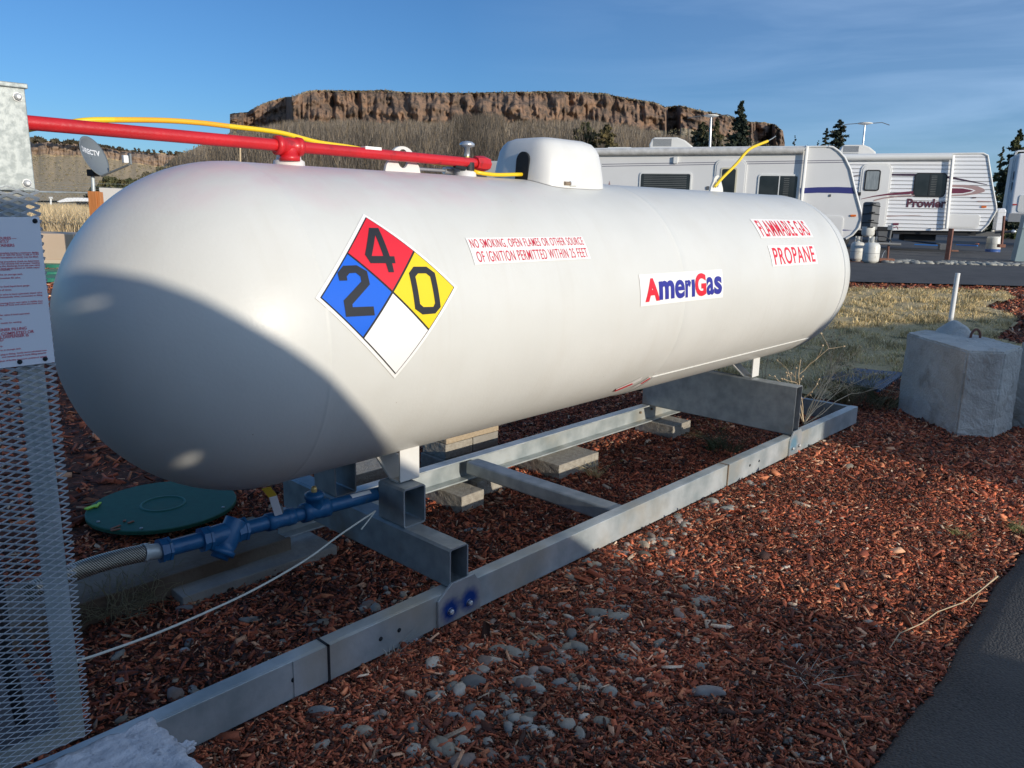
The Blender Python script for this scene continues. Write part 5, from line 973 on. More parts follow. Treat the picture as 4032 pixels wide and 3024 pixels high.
for k in range(9): mb.tube([rearP(.35, z0+.3+k*.29), rearP(.75, z0+.3+k*.29)], .016, mRVtrim, 6)
mb.build('ladder', t3)
for za, zb in ((.62, .74), (.47, .58)):
    mb = MB(); q = [rearP(y_, z0+(z1-z0)*z_, .006) for y_, z_ in ((.3, za), (.9, za), (.9, zb), (.3, zb))]; mb.add(q+[p_-s3.ex*.01 for p_ in q], [(4, 5, 6, 7), (0, 1, 5, 4), (1, 2, 6, 5), (2, 3, 7, 6), (3, 0, 4, 7)], mGlass); mb.build('rear_window', t3)
for q, m, nm_ in (((3987, 803, 4003, 808), mRedL, 'tail_lamp'),): x0, y0, x1, y1 = s3.R(*q); mb = MB(); s3.panel(mb, rr(x0, y0, x1, y1, .01), 0, .03, m); mb.build(nm_, t3)
x0, y0, x1, y1 = s3.R(4009, 767, 4060, 836); mb = MB(); s3.panel(mb, rr(x0, y0, x1, y1, .1), .0, .025, mRVtrim); mb.build('hatch', t3, .006)
wheels(s3, t3, (4060,), 900)
# grey low vehicle glimpsed between pipe cap and hood
s0 = Side(1960, 700, 22.); x0, y0, x1, y1 = s0.R(1700, 633, 2005, 820); lo = thing('covered_trailer', 'low grey covered trailer glimpsed between the red pipe cap and the hood', 'trailer', s0.P((x0, 0)))
mb = MB(); mb.prism([(x0, .3), (x1, .3), (x1, y1), (x0+1.6, y1), (x0, y1-.9)], s0.P((0, 0), 0), s0.ex, EZ, s0.ey, 2., mat('pale_grey_cover', (.42, .43, .42), .7, 0, (.48, .48, .47), 3)); mb.build('cover', lo, .05)
wheels(s0, lo, (1800,), 850)

# --- loose things by the trailers
def cyl_bottle(u, vt, vb, rpx, label, band=None, dz=0., depth=None):
    b = gnd(u, vb) if depth is None else dep(u, vb, depth); dpt = (b-CP)@_f; r = rpx/FPX*dpt; H = (vb-vt)/FPX*dpt; root = thing('propane_cylinder', label, 'gas cylinder', (b[0], b[1], b[2]+dz), 'small propane cylinders by the trailers')
    mb = MB(); z = b[2]; mb.lathe([(H*.0, r*.62), (H*.05, r*.62), (H*.06, r*.7), (H*.10, r*.93), (H*.16, r), (H*.62, r), (H*.70, r*.93), (H*.76, r*.74), (H*.79, r*.4), (H*.80, .01)], (b[0], b[1], z), (0, 0, 1), mCyl, 28); mb.lathe([(H*.395, r*1.003), (H*.40, r*1.012), (H*.405, r*1.003)], (b[0], b[1], z), (0, 0, 1), mGrey, 28); mb.build('body', root)
    if band: mb = MB(); mb.lathe([(0, r*1.01), (H*.18, r*1.01), (H*.18, r*.9)], (b[0], b[1], z), (0, 0, 1), band, 28); mb.build('base_band', root)
    mb = MB(); n = 20; vs = []; a0 = math.atan2(_f[1], _f[0])+math.pi
    for k in range(n+1):
        a = a0+R(60)+R(300)*k/n
        for z_ in (.78, 1.0): vs.append((b[0]+r*.52*math.cos(a), b[1]+r*.52*math.sin(a), z+H*z_))
    mb.add(vs, [(2*k, 2*k+2, 2*k+3, 2*k+1) for k in range(n) if not (k in (4, 5, 15, 16))], mCyl); mb.build('collar', root)
    mb = MB(); mb.lathe([(H*.79, r*.13), (H*.90, r*.13), (H*.91, r*.2), (H*.96, r*.2), (H*.97, .01)], (b[0], b[1], z), (0, 0, 1), mBrass, 10); mb.build('valve', root)
    return dpt
cyl_bottle(3371, 932, 1030, 26, 'left one of the two cream cylinders at the road edge beside the tank')
cyl_bottle(3425, 933, 1040, 31, 'right one of the two cream cylinders, in front of the brown block')
cyl_bottle(3907, 908, 996, 26, 'lone white cylinder with a blue and red base under the trailer tongue', mat('blue_band', (.04, .10, .30), .5))
b = gnd(3428, 1000); dB = (b-CP)@_f
def boxpx(name, label, cat, u0, v0, u1, v1, depth, dth, m, bev=.02, grp=None, build=True, par=None):
    sd = Side((u0+u1)/2, v1, depth); x0, y0, x1, y1 = sd.R(u0, v0, u1, v1); mb = MB(); mb.prism([(x0, y0), (x1, y0), (x1, y1), (x0, y1)], sd.P((0, 0), 0), sd.ex, EZ, sd.ey, dth, m); o = mb.build(name, par, bev)
    if not par: tag(o, label, cat, grp)
    return o
# tongue of the first trailer with grey bottle cover, white bottle bottom, jack and block
tg = thing('bottle_rack', 'dark grey ribbed bottle cover above a white bottle on the first trailer tongue', 'bottle cover', dep(3430, 1000, 17.5)); sd = Side(3428, 900, 17.5)
x0, z0_, x1, z1_ = sd.R(3396, 795, 3462, 903); mb = MB(); H = z1_-z0_; W = x1-x0; mx_ = (x0+x1)/2
vs = []; 
for z_, k in ((z0_, .93), (z0_+H*.3, 1.), (z1_-H*.06, .97), (z1_, .80)):
    for a, b_ in ((-.5, 0), (0, .35), (.5, 0), (.5, -.5), (-.5, -.5)): vs.append(sd.P((mx_+a*W*k, z_), b_*.35*k))
fs = [(5*i+j, 5*i+(j+1) % 5, 5*(i+1)+(j+1) % 5, 5*(i+1)+j) for i in range(3) for j in range(5)]+[(15, 16, 17, 18, 19)]; mb.add(vs, fs, mGrey); mb.build('ribbed_cover', tg, .012)
mb = MB()
for k in (.26, .58, .88): mb.tube([sd.P((x0, z0_+H*(k-.03)), .0), sd.P((mx_, z0_+H*k), .13), sd.P((x1, z0_+H*(k-.04)), .0)], .010, mDark, 5)
for k in (.08, .33, .62, .93): mb.tube([sd.P((mx_-.06, z0_+H*k), .14), sd.P((mx_+.06, z0_+H*k), .14)], .012, mDark, 5)
mb.build('latch', tg)
c_ = sd.P((mx_-W*.05, 0), 0); r_ = W*.40; z_ = sd.S(3425, 932)[1]+.45; mb = MB(); mb.lathe([(0, r_*.4), (.01, r_*.75), (.05, r_), (.22, r_)], (c_.x, c_.y, z_), (0, 0, 1), mCyl, 24); mb.build('bottle', tg)
hj = thing('hitch_jack', 'trailer tongue with a dark bin and a jack standing on a brown block', 'trailer hitch', dep(3490, 1034, 17.8)); sd = Side(3490, 1000, 17.8)
def P3(u, v, off=0): return sd.P(sd.S(u, v), off)
mb = MB(); mb.tube([P3(3495, 1018), P3(3499, 958)], .025, mRustPost, 8); mb.tube([P3(3498, 960), P3(3508, 905)], .03, mGrey, 8); mb.build('jack_post', hj)
x0, a, x1, b = sd.R(3459, 1017, 3518, 1035); mb = MB(); mb.prism([(x0, 0.0), (x1, 0.0), (x1, b), (x0, b)], sd.P((0, 0), .15), sd.ex, EZ, sd.ey, .3, mBrick); mb.build('wood_block', hj, .008)
x0, a, x1, b = sd.R(3455, 893, 3504, 950); mb = MB(); mb.prism([(x0+.03, a), (x1-.02, a), (x1, b-.09), (x0, b-.09)], sd.P((0, 0), 0), sd.ex, EZ, sd.ey, .3, mGrey); mb.prism([(x0-.02, b-.09), (x1+.02, b-.09), (x1+.01, b), (x0-.01, b)], sd.P((0, 0), .02), sd.ex, EZ, sd.ey, .34, mBlack); mb.build('battery_bin', hj, .01)
mb = MB(); mb.tube([P3(3400, 948, -.3), P3(3540, 962, 0)], .035, mGrey, 6); mb.tube([P3(3420, 955, .3), P3(3545, 962, 0)], .035, mGrey, 6); mb.tube(bez([P3(3440, 930, .1), P3(3480, 932, .15), P3(3505, 948, .1), P3(3500, 968, .05)], 5), .012, mBlack, 6); mb.tube([P3(3506, 945, .04), P3(3498, 966, .04)], .014, mAlu, 6); mb.tube([P3(3512, 898), P3(3532, 893), P3(3536, 903)], .012, mMaroon, 5); mb.box(tuple(P3(3506, 905)-Vector((.05, .05, .0))), tuple(P3(3506, 905)+Vector((.05, .05, .10))), mAlu); mb.build('coupler', hj)
mb = MB(); mb.tube(bez([P3(3484, 985, .1), P3(3474, 1000, .1), P3(3470, 1014, .1)], 4), .008, mAlu, 5); mb.build('safety_chain', hj)
# post, utility box, planks etc
pb = gnd(3728, 1028); dpt = (pb-CP)@_f; top_ = dep(3747, 899, dpt-.1); mb = MB(); mb.box((pb[0]-.05, pb[1]-.05, pb[2]-.1), (pb[0]+.05, pb[1]+.05, top_[2]), mRustPost); tag(mb.build('post', bevel=.006), 'rust brown post standing in the gravel strip before the ribbed trailer', 'post')
ub = thing('utility_box', 'grey green utility pedestal at the right picture edge by the third trailer', 'utility box', gnd(4040, 977)); du = 19.; sd = Side(4035, 977, du); x0, a, x1, b = sd.R(4012, 846, 4075, 977); mb = MB(); mb.prism([(x0, -.05), (x1, -.05), (x1-.05, a+(b-a)*.58), (x0+.06, a+(b-a)*.58)], sd.P((0, 0), 0), sd.ex, EZ, sd.ey, .35, mUtil); mb.build('base', ub, .01)
mb = MB(); mb.prism([(x0+.05, a+(b-a)*.58), (x1-.04, a+(b-a)*.58), (x1-.05, b), (x0+.07, b)], sd.P((0, 0), .03), sd.ex, EZ, sd.ey, .3, mUtil); mb.build('head', ub, .01)
def lie(u0, v0, u1, v1, r, m, name, label, cat):
    a, b = gnd(u0, v0)+[0, 0, r], gnd(u1, v1)+[0, 0, r]; mb = MB(); mb.tube([a, b], r, m, 8); return tag(mb.build(name), label, cat)
lie(3600, 968, 3700, 972, .035, mat('bright_blue', (.03, .22, .62), .5), 'foam_tube', 'bright blue tube lying under the ribbed trailer left of the brown post', 'tube'); lie(3765, 969, 3848, 973, .035, mat('bright_blue', (.03, .22, .62), .5), 'foam_tube', 'bright blue tube lying right of the brown post', 'tube')
lie(3560, 950, 3690, 966, .05, mBlack, 'drain_hose', 'black hose lying in the shade under the ribbed trailer', 'hose')
for u, v, r_, m, lb, ct in ((3845, 965, .10, mOrange, 'small orange ball by the blue tube end', 'toy'), (3990, 939, .13, mat('orange_tarp', (.75, .14, .03), .6), 'orange bundle on the ground below the third trailer', 'bundle')):
    p_ = gnd(u, v); bm = pebble_mesh(int(u), 3)
    for q in bm.verts: q.co = Vector((q.co.x*r_*1.4, q.co.y*r_*1.3, q.co.z*r_))
    o = bm_obj(bm, 'orange_'+ct, m, smooth=True); o.location = (p_[0], p_[1], p_[2]+r_*.4); tag(o, lb, ct)
for u0, v0, u1, v1, lb in ((3745, 985, 3775, 991, 'flat wood block at the foot of the brown post'), (3935, 962, 3960, 975, 'brown block under the trailer jack near the lone cylinder'), (3700, 960, 3740, 984, 'dark block stack behind the brown post')):
    boxpx('wood_block', lb, 'block', u0, v0, u1, v1, 22., .25, mBrick if v0 != 960 else mGrey, .01, 'support blocks below the trailers')
mb = MB()
for k, (u, v) in enumerate(((3260, 930), (3268, 975))): pass
sd = Side(3948, 950, 22.5); mb.tube([sd.P(sd.S(3944, 962)), sd.P(sd.S(3954, 850))], .035, mRustPost, 8); mb.tube([sd.P(sd.S(3925, 915), -.2), sd.P(sd.S(3990, 912), 0)], .045, mGrey, 6); mb.lathe([(-.06, .03), (.0, .06), (.06, .03)], sd.P(sd.S(3990, 912)), sd.ex, mAlu, 10); tag(mb.build('hitch_coupler'), 'grey tongue and coupler of the ribbed trailer beside the white bottle cover', 'trailer hitch')
# stones of the gravel strip
g = np.random.default_rng(31); n = 520; s_ = g.uniform(2.2, 9, n); t_ = g.uniform(4.25, 4.95, n); P_ = e0+s_[:, None]*ed+t_[:, None]*en; Vs = []; Fs = []; Cs = []; o_ = 0
for (x, y) in P_:
    k = g.integers(8); V = PBV[k]*g.uniform(.04, .11); a = g.uniform(0, 6.28); V = V@np.array([[math.cos(a), math.sin(a), 0], [-math.sin(a), math.cos(a), 0], [0, 0, 1]])+[x, y, gh(x, y)+.03]; Vs.append(V); Fs.append(PBF[k]+o_); o_ += len(V); Cs.append(np.tile(np.array([.42, .41, .36])*g.uniform(.6, 1.15), (len(V), 1)))
tag(raw('strip_gravel', np.concatenate(Vs), np.concatenate(Fs), mPeb, np.concatenate(Cs), smooth=True), kind='stuff')

# ------------------------------------------------------------------ left background: wall, fence, post, dish, board
sd = Side(200, 1037, 13.4); FWD = Vector((_f[0], _f[1], 0)).normalized(); RGT = Vector((_r0[0], _r0[1], 0))
def facing(u, v, depth): s = Side(u, v, depth); s.ex = RGT.copy(); s.ey = FWD.copy(); s.A = V3(dep(u, v, depth)); s.A.z = 0; return s
sw = facing(200, 1037, 13.4); x0, a, x1, b = sw.R(-250, 916, 292, 1020); tw = thing('tan_wall', 'low tan panel wall behind the mulch at the far left', 'wall', sw.P((x0, a)))
mb = MB(); mb.prism([(x0, a), (x1, a), (x1, b), (x0, b)], sw.P((0, 0), 0), sw.ex, EZ, sw.ey, .9, mTan); mb.build('upper_panel', tw, .015); mb = MB(); _, a2, _, b2 = sw.R(0, 1021, 280, 1050); mb.prism([(x0, a2-.1), (x1+.01, a2-.1), (x1+.01, b2), (x0, b2)], sw.P((0, 0), .02), sw.ex, EZ, sw.ey, .94, mat('tan_base', (.60, .48, .35), .7)); mb.build('base_panel', tw, .01)
sf = facing(230, 757, 17.); fn = thing('chain_link_fence', 'chain link fence with barbed wire behind the tan wall', 'fence', sf.P(sf.S(230, 950)))
zt_ = sf.S(230, 757)[1]; zb_ = .35; xl = sf.S(60, 757)[0]; xr = sf.S(560, 757)[0]; mb = MB(); mb.tube([sf.P((xl, zt_)), sf.P((xr, zt_))], .020, mGalv, 8); mb.build('top_rail', fn)
mb = MB(); x = xl; pz = .055; sh = zt_-zb_
while x < xr+sh:
    for s in (1, -1):
        xa2, xb2 = (x, x-sh) if s > 0 else (x-sh, x); mb.tube([sf.P((xa2, zt_)), sf.P((xb2, zb_))], .0013, mGalv, 3, False)
    x += pz*1.45
mb.build('chain_link', fn, fixn=False)
for v in (742, 733, 720): z_ = sf.S(230, v)[1]; mb = MB(); mb.tube([sf.P((xl, z_)), sf.P((xr, z_))], .0022, mGalv, 4); mb.build('wire', fn)
for u in (88, 640): mb = MB(); p_ = sf.P((sf.S(u, 757)[0], zb_-.1)); mb.tube([p_, p_+EZ*(zt_+.3-zb_)], .03, mGalv, 8); mb.build('fence_post', fn)
spo = facing(372, 800, 12.); x0, a, x1, b = spo.R(351, 753, 396, 900); pt = thing('wooden_post', 'orange stained wooden post carrying the satellite dish pole', 'post', spo.P((x0, .2)))
mb = MB(); mb.prism([(x0, .2), (x0+(x1-x0)*.72, .2), (x0+(x1-x0)*.72, b), (x0, b)], spo.P((0, 0), 0), spo.ex, EZ, spo.ey, .14, mWood); mb.build('post', pt, .004); mb = MB(); mb.prism([(x0+(x1-x0)*.72, .2), (x1, .2), (x1, b-.01), (x0+(x1-x0)*.72, b-.01)], spo.P((0, 0), -.02), spo.ex, EZ, spo.ey, .1, mWood); mb.build('side_board', pt, .004)
ds = thing('satellite_dish', 'grey satellite dish with white lettering on a pole above the wooden post', 'satellite dish', spo.P(((x0+x1)/2, b)))
mb = MB(); mb.tube([spo.P(spo.S(359, 760), -.07), spo.P(spo.S(355, 690), -.07)], .028, mGalv, 12); mb.build('pole', ds)
mb = MB(); p_ = spo.P(spo.S(358, 683), -.07); mb.box(tuple(p_+Vector((-.075, -.06, -.04))), tuple(p_+Vector((.075, .06, .06))), mBlack, Matrix.Rotation(.6, 3, 'Z')); mb.tube([p_, spo.P(spo.S(371, 672), -.09)], .04, mBlack, 8); mb.build('mount', ds, .01)
top_p = spo.P(spo.S(337, 536), -.05); bot_p = spo.P(spo.S(402, 694), .02); ctr_ = (top_p+bot_p)/2; e2 = (top_p-bot_p).normalized(); hh_ = (top_p-bot_p).length/2
vd_ = V3(ray(370, 615)); vd_.z = 0; vd_.normalize(); nrm_ = (Vector((vd_.y, -vd_.x, 0))*.84 - vd_*.45 + EZ*.34); nrm_ = (nrm_-e2*nrm_.dot(e2)).normalized(); e1_ = e2.cross(nrm_).normalized()
if e1_.dot(RGT) < 0: e1_ = -e1_
rx = hh_*1.12; vs = []; fs = []; nr, ns = 10, 48
for i in range(nr+1):
    q = i/nr
    for k in range(ns): a = 2*math.pi*k/ns; vs.append(ctr_+e1_*(rx*q*math.cos(a))+e2*(hh_*q*math.sin(a))+nrm_*(.07*(q*q-1)))
for i in range(nr):
    for k in range(ns): a = i*ns+k; b_ = i*ns+(k+1) % ns; fs.append((a, b_, b_+ns, a+ns))
mb = MB(); mb.add(vs, fs, mDish, True); dish = mb.build('reflector', ds); so_ = dish.modifiers.new('solid', 'SOLIDIFY'); so_.thickness = .008
bm, (a, b_, c, d) = text_mesh('DIRECTV', 1, .03)
tx = e1_ if nrm_.dot(-FWD) > 0 else e1_; 
for v in bm.verts:
    X_ = ((v.co.x-a)/(b_-a)-.5)*rx*1.35 + rx*.0; Y_ = hh_*.16+((v.co.y-c)/(d-c))*hh_*.26; q2 = (X_/rx)**2+(Y_/hh_)**2; v.co = ctr_+e1_*X_+e2*Y_+nrm_*(.07*(q2-1)+.010)
bm_obj(bm, 'white_lettering', S_['letter_white'], dish)
mb = MB(); a_ = bot_p; l1 = spo.P(spo.S(540, 652), .25); mb.tube([a_, l1], .016, mDish, 8); mb.tube([l1, l1+EZ*.10], .012, mDish, 6); mb.build('arm', ds); mb = MB(); mb.box(tuple(l1+Vector((-.09, -.05, .02))), tuple(l1+Vector((-.02, .03, .13))), mWhiteP); mb.box(tuple(l1+Vector((0, -.04, .0))), tuple(l1+Vector((.03, .05, .16))), mDish); mb.build('receiver', ds, .008)
sb_ = facing(440, 760, 12.6); x0, a, x1, b = sb_.R(397, 742, 700, 900); mb = MB(); mb.prism([(x0, .3), (x1, .3), (x1, b-.02), (x0, b)], sb_.P((0, 0), 0), sb_.ex, EZ, sb_.ey, .05, mPaleSign); tag(mb.build('sign_board', bevel=.004), 'pale blank board behind the wooden post, cut by the tank', 'board')
s5 = facing(290, 790, 60.); x0, a, x1, b = s5.R(222, 776, 352, 800); pv = thing('parked_vehicle', 'low white pointed vehicle seen through the chain link fence', 'vehicle', s5.P((x0, .3)))
P_ = [s5.S(*q) for q in ((222, 793), (262, 779), (300, 778), (420, 783), (420, 794), (300, 793), (232, 797))]; mb = MB(); mb.prism(P_[::-1], s5.P((0, 0), 0), s5.ex, EZ, s5.ey, 2., mRVcool); mb.build('roof', pv, .02); P_ = [s5.S(*q) for q in ((296, 795), (420, 795), (420, 815), (305, 815))]; mb = MB(); mb.prism(P_[::-1], s5.P((0, 0), -.05), s5.ex, EZ, s5.ey, 1.9, mBlack); mb.build('lower_body', pv)
s6 = facing(230, 790, 50.); mb = MB(); 
for u in (200,): mb.tube([s6.P(s6.S(u, 805)), s6.P(s6.S(u, 779))], .06, mRVtrim, 6); mb.tube([s6.P(s6.S(u-6, 779)), s6.P(s6.S(u+6, 779))], .07, mRVtrim, 6)
tag(mb.build('standpipe'), 'small white capped standpipe in the dry field', 'pipe')
s7 = facing(945, 600, 40.); mb = MB(); mb.tube([s7.P(s7.S(946, 640)), s7.P(s7.S(945, 568))], .05, mStem, 6); tag(mb.build('pole'), 'thin pale pole standing before the hillside left of the red tee', 'pole')

# ------------------------------------------------------------------ hills, mesa
def interp(tab, u): return np.interp(u, [t[0] for t in tab], [t[1] for t in tab])
def rockmat(name, a, b, c, sc_, st, bump):
    m = mat(name, a, 1, 0, b, sc_, bump, sc_*1.5, c3=c, s3=sc_*2.7, r3=(.50, .68), stretch=st, ramp=(.38, .62)); return m
mCliff = rockmat('basalt_cliff', (.14, .098, .07), (.29, .175, .11), (.06, .047, .037), .12, (1, 1, .45), 1.8)
mTalus = rockmat('sage_slope', (.34, .27, .175), (.26, .21, .135), (.16, .14, .09), .12, (1, 1, 1), .5)
mHill = rockmat('dry_hillside', (.64, .45, .24), (.50, .36, .19), (.34, .26, .14), .15, (1, 1, 1), .35)
MT = [(905, 449), (912, 446), (975, 440), (1000, 425), (1030, 410), (1060, 398), (1120, 382), (1160, 378), (1200, 360), (1240, 354), (1400, 356), (1520, 354), (1600, 362), (1800, 365), (2000, 361), (2200, 359), (2380, 366), (2440, 380), (2580, 402), (2620, 420), (2680, 415), (2775, 438), (2880, 458), (2930, 478), (3000, 480), (3050, 488), (3065, 500), (3083, 515), (3090, 560)]
MBs = [(905, 494), (1140, 497), (1160, 480), (1400, 485), (1800, 488), (2000, 490), (2300, 490), (2500, 512), (2630, 515), (2700, 505), (2800, 530), (3000, 560), (3090, 585)]
MD = [(905, 640), (950, 640), (960, 690), (1125, 690), (1150, 600), (2600, 600), (2622, 600), (2630, 660), (2665, 660), (2680, 600), (2960, 600), (2975, 640), (3040, 645), (3055, 600), (3090, 610)]
def n3(x, y, z): return noise.noise(Vector((x, y, z)))
def cliff_terrain(name, us, T, B, D, foot, footD, mc, mt, amp, back=90, jag=2.2, cr=22, tr=16):
    rows = []; cols = []; ncol = len(us)
    V = []; 
    for u in us:
        yt = interp(T, u) - abs(n3(u*.045, 3, 0))*jag*2.2 + jag*.6 - .8*n3(u*.2, 9, 0); yb = interp(B, u) + 5*n3(u*.03, 5, 1); d0 = interp(D, u); fy = interp(foot, u); fd = interp(footD, u); col = []
        s = u*d0/FPX
        col.append(dep(u, yt+2, d0+back)); 
        for k in range(4):                            # sloping shoulder with scrub above the cliff edge
            q = k/4; col.append(dep(u, yt+2-2*q + 9*0, d0+back*.35*(1-q)))
        edge = yt + 7 + 5*n3(u*.03, 1, 2)
        for k in range(cr+1):
            q = k/cr; y = yt + (yb-yt)*q
            cl = abs(n3(s*.055, 7+q*.25, 1)); c2_ = abs(n3(s*.16, 3+q*.5, 2)); c3_ = n3(s*.5, q*3, 4)
            dd = d0 + amp*(1.6*max(0, .20-cl)*2.2*(.3+1.4*abs(n3(s*.021, 5, 5))) + .7*max(0, .22-c2_)*1.6*(.4+n3(s*.05, q*2, 9))) + amp*.10*c3_ + amp*.9*n3(s*.02, 0, q*.8) - q*amp*.45 + amp*.35*(1-q)**3 + amp*.16*n3(s*.3, q*9, 6) + amp*.5*n3(s*.09, q*3.2, 16) + amp*.22*abs(n3(s*.17, q*6, 26))
            col.append(dep(u, y, dd))
        dd0 = dd
        for k in range(1, tr+1):
            q = k/tr; y = yb + (fy-yb)*q; d_ = dd0 + (fd-dd0)*q + amp*.5*n3(s*.05, q*5, 8)*(1-q)
            col.append(dep(u, y, d_))
        V.append(col)
    V = np.array(V); nr_ = V.shape[1]; I = np.arange(ncol*nr_).reshape(ncol, nr_)
    def faces(r0, r1): a = I[:-1, r0:r1-1].ravel(); return np.stack([a, a+1, a+1+nr_, a+nr_], 1)
    o = raw(name, V.reshape(-1, 3), np.concatenate([faces(0, 5+2), faces(6, 5+cr+1), faces(5+cr, nr_)]), mc)
    o.data.materials.append(mt); n0 = len(faces(0, 7)); n1 = len(faces(6, 5+cr+1)); n2 = len(faces(5+cr, nr_)); mi = np.concatenate([np.ones(n0, int), np.zeros(n1, int), np.ones(n2, int)]); o.data.polygons.foreach_set('material_index', mi.astype(np.int32))
    return tag(o, kind='structure')
cliff_terrain('mesa', np.arange(905, 3092, 2.5), MT, MBs, MD, [(900, 760), (3100, 800)], [(900, 430), (3100, 430)], mCliff, mTalus, 17)
RT_ = [(-200, 540), (130, 551), (230, 556), (330, 562), (430, 579), (500, 590), (620, 602), (700, 606), (780, 606), (850, 600)]
RB_ = [(-200, 600), (130, 608), (300, 612), (430, 622), (520, 640), (620, 655), (700, 640), (850, 640)]
cliff_terrain('far_ridge', np.arange(-200, 860, 2.5), RT_, RB_, [(-200, 1150), (850, 1100)], [(-200, 790), (860, 790)], [(-200, 330), (860, 330)], mat('far_cliff', (.25, .18, .13), 1, 0, (.31, .225, .165), .05, 1., .1, c3=(.17, .13, .095), s3=.12, stretch=(1, 1, .3)), mHill, 14, jag=.8, cr=14, tr=26)
# nearer hillside rising to the mesa foot
HT = [(380, 790), (420, 765), (480, 738), (524, 718), (580, 690), (633, 658), (690, 625), (741, 596), (790, 575), (832, 560), (870, 545), (909, 520), (960, 508), (1140, 500), (1300, 520), (1700, 560), (2700, 600), (3200, 640)]
us = np.arange(380, 3200, 5.); V = []
for u in us:
    yt = interp(HT, u)+2.2*n3(u*.05, 2, 2); dT = np.interp(u, [380, 900, 1200, 3200], [150, 380, 400, 330]); col = [dep(u, yt+3, dT+30)]
    for k in range(30):
        q = (k/29)**.8; y = yt+(832-yt)*q; d_ = dT*(1-q)+85*q; col.append(dep(u, y, d_*(1+.03*n3(u*.02, q*6, 3)+.012*n3(u*.1, q*25, 4)*(1-q))))
    V.append(col)
V = np.array(V); nr_ = V.shape[1]; I = np.arange(len(us)*nr_).reshape(len(us), nr_); a = I[:-1, :-1].ravel(); tag(raw('hillside', V.reshape(-1, 3), np.stack([a, a+1, a+1+nr_, a+nr_], 1), mTalus, smooth=True), kind='structure')

# leafy / twiggy masses ------------------------------------------------------
def tris(name, C, sz, cols, m, seed, par=None, up=.0, asp=1.):
    g = np.random.default_rng(seed); N = len(C); a = g.normal(size=(N, 3)); a /= np.linalg.norm(a, axis=1)[:, None]; a[:, 2] = a[:, 2]*(1-up)+up*np.sign(a[:, 2]+1e-6); a /= np.linalg.norm(a, axis=1)[:, None]
    b = np.cross(a, g.normal(size=(N, 3))); b /= np.linalg.norm(b, axis=1)[:, None]; s = sz[:, None]
    V = np.stack([C-a*s*asp-b*s*.5, C-a*s*asp*.2+b*s*.6, C+a*s*asp, C+a*s*.1-b*s*.6], 1).reshape(-1, 3)
    return raw(name, V, (np.arange(N)*4)[:, None]+np.arange(4), m, np.repeat(cols, 4, 0), parent=par)
mLeaf = mat('foliage', (1, 1, 1), .8, vcol=True)
def scrub(name, N, seed, usr, f, size, pal, asp=.8, clump=6):
    g = np.random.default_rng(seed); C = []; S_z = []; Cc = []
    for i in range(N):
        u = g.uniform(*usr); q = g.random(); P0, r = f(u, q, g); k = clump; base = np.array(pal[g.choice(len(pal), p=[p[3]/sum(z[3] for z in pal) for p in pal])][:3])
        for j in range(k): C.append(P0+g.normal(size=3)*[r*.5, r*.5, r*.3]+[0, 0, r*.3]); S_z.append(r*g.uniform(.35, .6)); Cc.append(base*g.uniform(.7, 1.25))
    return tag(tris(name, np.array(C), np.array(S_z), np.array(Cc), mLeaf, seed), kind='stuff')
SAGE = [(.15, .13, .075, 4), (.09, .085, .045, 2), (.20, .17, .10, 3)]
def hillpt(u, q, g):
    yt = interp(HT, u); dT = np.interp(u, [380, 900, 1200, 3200], [150, 380, 400, 330]); qq = q**.8; y = yt+(832-yt)*qq; d_ = dT*(1-qq)+85*qq; return dep(u, y-1, d_), g.uniform(.25, 1.0)*d_/170
scrub('hillside_scrub', 2600, 71, (385, 1500), lambda u, q, g: hillpt(u, q*.75, g), 1, SAGE)
def ridgept(u, q, g):
    yb = interp(RB_, u); y = yb+(788-yb)*q; d_ = 1100+(330-1100)*q; return dep(u, y-.5, d_), g.uniform(.35, 1.0)*d_/500
scrub('ridge_scrub', 1300, 72, (100, 800), ridgept, 1, [(.24, .20, .12, 4), (.15, .13, .075, 2), (.30, .25, .15, 3)])
def mesatop(u, q, g):
    yt = interp(MT, u); return dep(u, yt+1+q*6, interp(MD, u)+10*(1-q)), g.uniform(.5, 1.2)
scrub('mesa_rim_scrub', 900, 73, (1000, 3070), mesatop, 1, [(.20, .17, .11, 4), (.25, .21, .13, 3)], clump=4)
def mesatal(u, q, g):
    yb = interp(MBs, u); y = yb+(620-yb)*q; return dep(u, y, 590-q*90), g.uniform(.6, 1.5)
scrub('talus_scrub', 2500, 74, (910, 3090), mesatal, 1, SAGE, clump=4)
# bare willow thicket at the cliff foot
TH = [(700, 640), (760, 610), (900, 560), (1000, 535), (1080, 515), (1140, 500), (1200, 495), (1300, 505), (1400, 492), (1500, 510), (1600, 498), (1700, 508), (1765, 500), (1780, 478), (1960, 478), (1975, 505), (2100, 498), (2300, 502), (2450, 520), (2560, 548), (2700, 560), (2800, 566), (3000, 580)]
g = np.random.default_rng(81); N = 150000; u = g.uniform(700, 2850, N); d_ = g.uniform(62, 105, N); yt = np.interp(u, [t[0] for t in TH], [t[1] for t in TH]) + 14*np.array([n3(a*.02, b*.08, 1) for a, b in zip(u, d_)]) + g.gamma(1.6, 7, N)
zt_ = CP[2]+(np.interp(u, [0, 4032], [783, 868])-yt)/FPX*d_*1.02; q = g.random(N); h0 = .45+(zt_-.45)*np.clip(q*1.0, 0, .97); L = np.minimum(g.uniform(.35, 1.4, N), zt_-h0); dirs = np.stack([np.sin(YAW)+np.cos(YAW)*(u-2016)/FPX, np.cos(YAW)-np.sin(YAW)*(u-2016)/FPX], 1)
